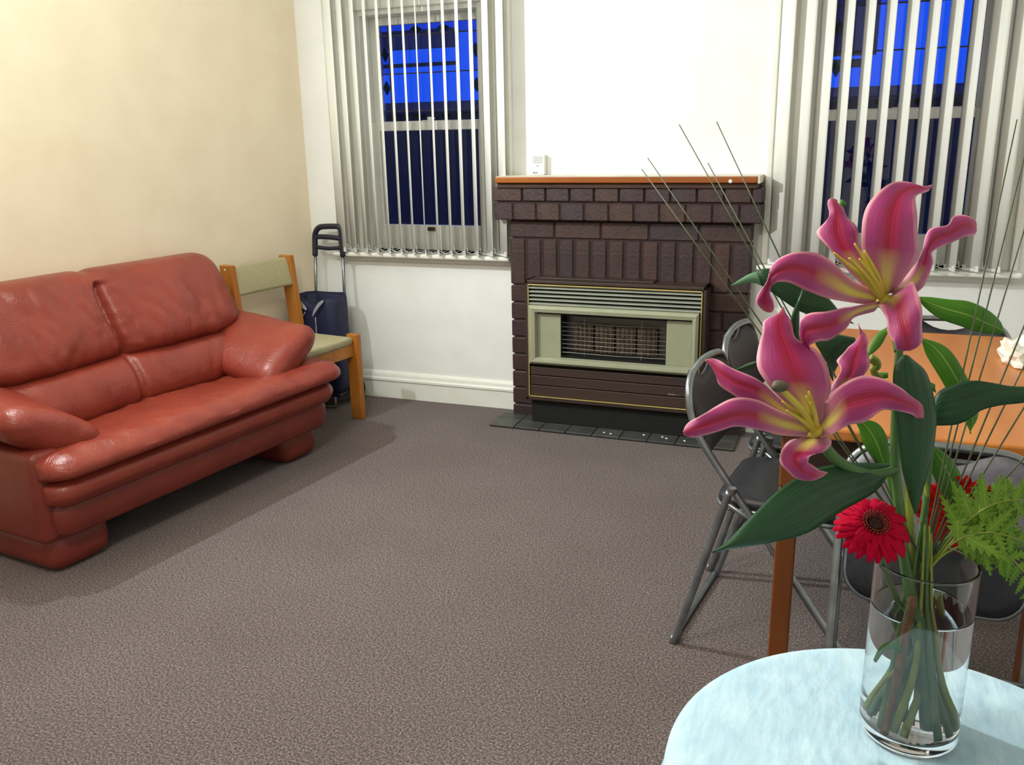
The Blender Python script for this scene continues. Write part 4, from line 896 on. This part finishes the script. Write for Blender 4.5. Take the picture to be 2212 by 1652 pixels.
lb([S((1105, 1050), (1105, 1060), (1105, 1075), 1.02), S((1060, 1050), (1060, 1062), (1060, 1080), 1.02), tp(1020, 1060, 1.02)], z5)
lb([S((1345, 1110), (1345, 1130), (1350, 1150), 1.03), S((1300, 1090), (1300, 1110), (1310, 1130), 1.03), tp(1270, 1090, 1.03)], z5)
# curled pale bud
lp(stem('bud', [at(*z5(x, y), .99) for x, y in ((1012, 975), (1040, 990), (1050, 1015), (1030, 1035), (1050, 1065), (1075, 1075))], (.0055, .003), M['stemy'], o))
lp(stem('stem', world_pts([(1952, 905, 1.00), (1958, 960, 1.004), (1963, 1060, 1.008), (1966, 1150, 1.012), (1969, 1220, 1.015)])+[VC+Vector((-.008, .012, .10)), VC+Vector((-.030, .006, .017))], (.0035, .0062), M['stemy'], o))
lp(stem('stem', world_pts([(2034, 846, 1.034), (2020, 900, 1.035), (2008, 1000, 1.035), (1998, 1100, 1.03), (1984, 1205, 1.025)])+[VC+Vector((0, .010, .12)), VC+Vector((-.018, -.012, .017))], (.0025, .0058), M['stem'], o))
lp(stem('stem', world_pts([(1916, 1004, 1.019), (1922, 1030, 1.02), (1932, 1080, 1.02), (1945, 1180, 1.02)])+[VC+Vector((.0, .018, .11)), VC+Vector((.030, .014, .017))], (.003, .0045), M['leaf'], o))
lp(stem('twig', world_pts([(1991, 1030, 1.03), (2000, 1045, 1.03), (2003, 1075, 1.03)]), (.0015, .003), M['stemy'], o))
# woody stem and small stems lower in the vase
ws = tag(empty('woody_stem', VC+Vector((0, 0, VB))), 'brown woody cut stem standing in the vase water', 'stem')
lp(stem('stem_piece', [VC+Vector(p) for p in ((-.012, -.022, .185), (-.016, -.030, .12), (-.020, -.036, .07), (-.026, -.038, .016))], (.0042, .0048), M['stemb'], ws))
lp(stem('side_shoot', [VC+Vector(p) for p in ((-.016, -.029, .125), (-.026, -.032, .130), (-.036, -.030, .120), (-.042, -.025, .10))], (.0052, .0025), M['leaf'], ws))
lp(stem('side_shoot', [VC+Vector(p) for p in ((-.017, -.020, .095), (-.034, -.018, .06), (-.043, -.014, .030))], (.002, .0032), M['stemy'], ws))
# filler stems in the vase
GS = 'cut green stems standing in the vase'
for i, (a, b_, c_) in enumerate((((-.006, .006, .262), (.0, -.01, .11), (-.014, -.026, .017)), ((-.003, .010, .255), (.012, -.006, .10), (.036, -.018, .018)), ((.002, .012, .25), (.018, -.006, .10), (.042, -.004, .020)), ((-.009, .008, .265), (-.018, -.010, .10), (-.028, -.028, .016)), ((-.001, .008, .26), (.01, .008, .10), (-.006, -.034, .017)), ((-.005, .011, .27), (.012, -.014, .1), (.026, -.028, .017)))):
    q = stem('cut_stem', [Vector(a), Vector(b_), Vector(c_)], (.0012, .0044), M['stem'] if i % 2 else M['stemy'], None); q.location = VC
    tag(q, 'slender green cut stem crossing the others inside the vase', 'stem', GS)

def gerbera(nm, c, nrm, rad, m, label, stempts, droop=.25, npet=26, up=None):
    root = tag(empty(nm, VC+Vector((0, 0, VB))), label, 'flower')
    q = nrm.to_track_quat('Z', 'Y').to_matrix().to_4x4(); T = IL @ Matrix.Translation(c) @ q
    b = bmesh.new(); lathe(b, [(0, .004), (rad*.14, .0045), (rad*.2, .003), (rad*.2, 0), (0, -.004)], 20); b.transform(T); hd_ = obj('flower_head', b, M['gdark'], root, smooth=True)
    b = bmesh.new()
    for k in range(46):
        a = 2*PI*k/46; r0 = rad*(.22+.06*(k % 2)); tube(b, [(r0*math.cos(a), r0*math.sin(a), .002), (r0*1.25*math.cos(a), r0*1.25*math.sin(a), .0075)], .0011, 4)
    b.transform(T); obj('disc_ring', b, M['gcent'], hd_)
    b = bmesh.new(); lathe(b, [(0, -.014), (rad*.16, -.011), (rad*.26, -.004), (rad*.22, -.001), (0, -.001)], 16); b.transform(T); obj('calyx', b, M['stem'], hd_, smooth=True)
    for lay, (n_, ro, ri, zz) in enumerate(((npet, 1.0, .18, 0), (npet, .82, .2, .002))):
        for k in range(n_):
            a = 2*PI*(k+.5*lay)/n_+random.uniform(-.05, .05); L_ = rad*ro*random.uniform(.93, 1.04); wd_ = rad*random.uniform(.105, .13)
            b = bmesh.new(); uvl = b.loops.layers.uv.new('UVMap'); V = []; dr = droop*random.uniform(.7, 1.3)
            for i in range(6):
                t = i/5; r_ = rad*ri+(L_-rad*ri)*t; w_ = wd_*(.55+.75*math.sin(PI*min(.9, t*.85+.1)))*(1 if i < 5 else .55)
                z = zz+.004*math.sin(PI*t)-dr*rad*t*t
                V.append([b.verts.new((r_, s*w_, z+(-.0012 if s == 0 else 0))) for s in (-1, 0, 1)])
            for i in range(5):
                for k2 in range(2):
                    f_ = b.faces.new((V[i][k2], V[i+1][k2], V[i+1][k2+1], V[i][k2+1]))
                    for lq, (aa, cc) in zip(f_.loops, ((i, k2), (i+1, k2), (i+1, k2+1), (i, k2+1))): lq[uvl].uv = (cc/2, aa/5)
            b.transform(T @ Matrix.Rotation(a, 4, 'Z')); obj('petal', b, m, hd_, smooth=True, solid=.0006)
    lp(stem('stem', stempts, .0032, M['stem'], root)); return root
cg = at(1889, 1133, .965)
gerbera('gerbera', cg, (-F*.80+UP*.62).normalized(), .0415, M['gerb'], 'crimson gerbera with dark eye leaning out over the vase rim', [cg-(-F*.80+UP*.62).normalized()*.010, at(1893, 1180, .975), at(1912, 1230, .990), VC+Vector((-.016, .008, .14)), VC+Vector((.022, .02, .018))])
cg2 = at(2072, 1114, 1.045); n2 = (F*.72+RT*.35+UP*.30).normalized()
gerbera('gerbera', cg2, n2, .050, M['gerb2'], 'scarlet gerbera turned away behind the fern frond', [cg2-n2*.010, at(2052, 1160, 1.03), at(2010, 1205, 1.02), VC+Vector((.006, .0, .14)), VC+Vector((-.034, -.006, .018))], droop=-.1)
# bare rings of stem seen at the rim: fern fronds
def frond(pts, wmax, label, n_=13):
    root = tag(empty('fern_frond', VC+Vector((0, 0, VB))), label, 'fern', 'fern fronds at the side of the vase')
    P_ = crv(pts, 12); n = len(P_); lp(stem('rachis', pts, (.0016, .0006), M['stemy'], root, 10, 6))
    for q_ in range(n_):
        t = .30+.69*q_/(n_-1); i = min(n-2, max(1, int(t*(n-1)))); T_ = (P_[i+1]-P_[i-1]).normalized(); vdir = (CAM-P_[i]).normalized()
        roll = random.uniform(-.5, .5); sd = T_.cross(vdir).normalized(); nn = sd.cross(T_); sd, nn = sd*math.cos(roll)+nn*math.sin(roll), nn*math.cos(roll)-sd*math.sin(roll)
        ln = wmax*(1.15-.85*((t-.3)/.7)**1.3)*random.uniform(.8, 1.15)
        for s in (-1, 1):
            if random.random() < .06: continue
            d = (sd*s*random.uniform(.75, .95)+T_*random.uniform(.35, .75)-nn*random.uniform(-.15, .35)-Vector((0, 0, .18))).normalized(); e = d.cross(nn).normalized()
            b = bmesh.new(); uvl = b.loops.layers.uv.new('UVMap'); m_ = 12; cen, ol, orr = [], [], []
            for j in range(m_+1):
                q = j/m_; w_ = ln*.30*(1-q)**.75*(min(1, q*6+.25))*(1.0 if j % 2 else .42)
                c = P_[i]+d*(ln*q)+nn*(-.16*ln*q*q); cen.append(c); ex = d*(ln*.09 if j % 2 else 0)
                ol.append(c+e*w_+ex+nn*(.10*w_)); orr.append(c-e*w_+ex+nn*(.10*w_))
            vc = [b.verts.new(c) for c in cen]; vl = [b.verts.new(c) for c in ol]; vr = [b.verts.new(c) for c in orr]
            for j in range(m_):
                for A, B, ua in ((vl, vc, 0), (vc, vr, .5)):
                    f_ = b.faces.new((A[j], A[j+1], B[j+1], B[j]))
                    for lq, uu in zip(f_.loops, ((ua, j/m_), (ua, (j+1)/m_), (ua+.5, (j+1)/m_), (ua+.5, j/m_))): lq[uvl].uv = uu
            lp(obj('leaflet', b, M['fern'], root, smooth=False, solid=.0004))
    return root
frond(world_pts([(2012, 1215, 1.00), (2065, 1150, .985), (2125, 1100, .972), (2190, 1080, .965), (2290, 1085, .965)]), .040, 'upright fern frond above the others beside the vase rim')
frond(world_pts([(2008, 1225, 1.00), (2060, 1172, .98), (2125, 1150, .965), (2200, 1165, .955), (2290, 1215, .955)]), .038, 'arching fern frond in the middle of the fern spray')
frond(world_pts([(2004, 1230, 1.00), (2050, 1190, .985), (2110, 1175, .97), (2170, 1195, .96), (2225, 1255, .955), (2250, 1340, .955)]), .034, 'drooping fern frond hanging lowest beside the vase', 11)
frond(world_pts([(2018, 1215, 1.01), (2085, 1140, 1.0), (2140, 1090, .995), (2195, 1055, .99), (2260, 1030, .99)]), .030, 'fern frond rising furthest behind the fern spray', 11)

# steel grass
def stalk(tip, d, foot, label, grp):
    q = at(tip[0], tip[1], d); p = VC+Vector(foot); rim = VC+Vector((foot[0]*.2, foot[1]*.2+.012, .21))
    rim = rim+(q-rim)*.0
    o = obj('grass_stalk', tube(bmesh.new(), [p, rim, rim+(q-rim)*.35, rim+(q-rim)*.7, q], [.0011, .0012, .0010, .0009, .0007], 6), M['grass'], None, smooth=True)
    tag(o, label, 'grass', grp)
for i, (x, y, d) in enumerate(((1386, 365, 1.10), (1399, 341, 1.12), (1467, 269, 1.08), (1529, 352, 1.10), (1548, 263, 1.07))):
    stalk((x, y), d, (.02-.008*i, -.01+.004*i, .02), 'thin dark grass stalk leaning from the vase towards the brick fireplace', 'grass stalks leaning to the fireplace')
for i, (x, y, d) in enumerate(((2197, 258, 1.03), (2232, 262, 1.04), (2262, 330, 1.02), (2330, 420, 1.00), (2345, 520, 1.0), (2360, 640, .98), (2400, 780, .98))):
    stalk((x, y), d, (-.02+.006*i, -.012+.004*i, .02), 'thin grass stalk leaning from the vase over the dining table', 'grass stalks leaning over the dining table')
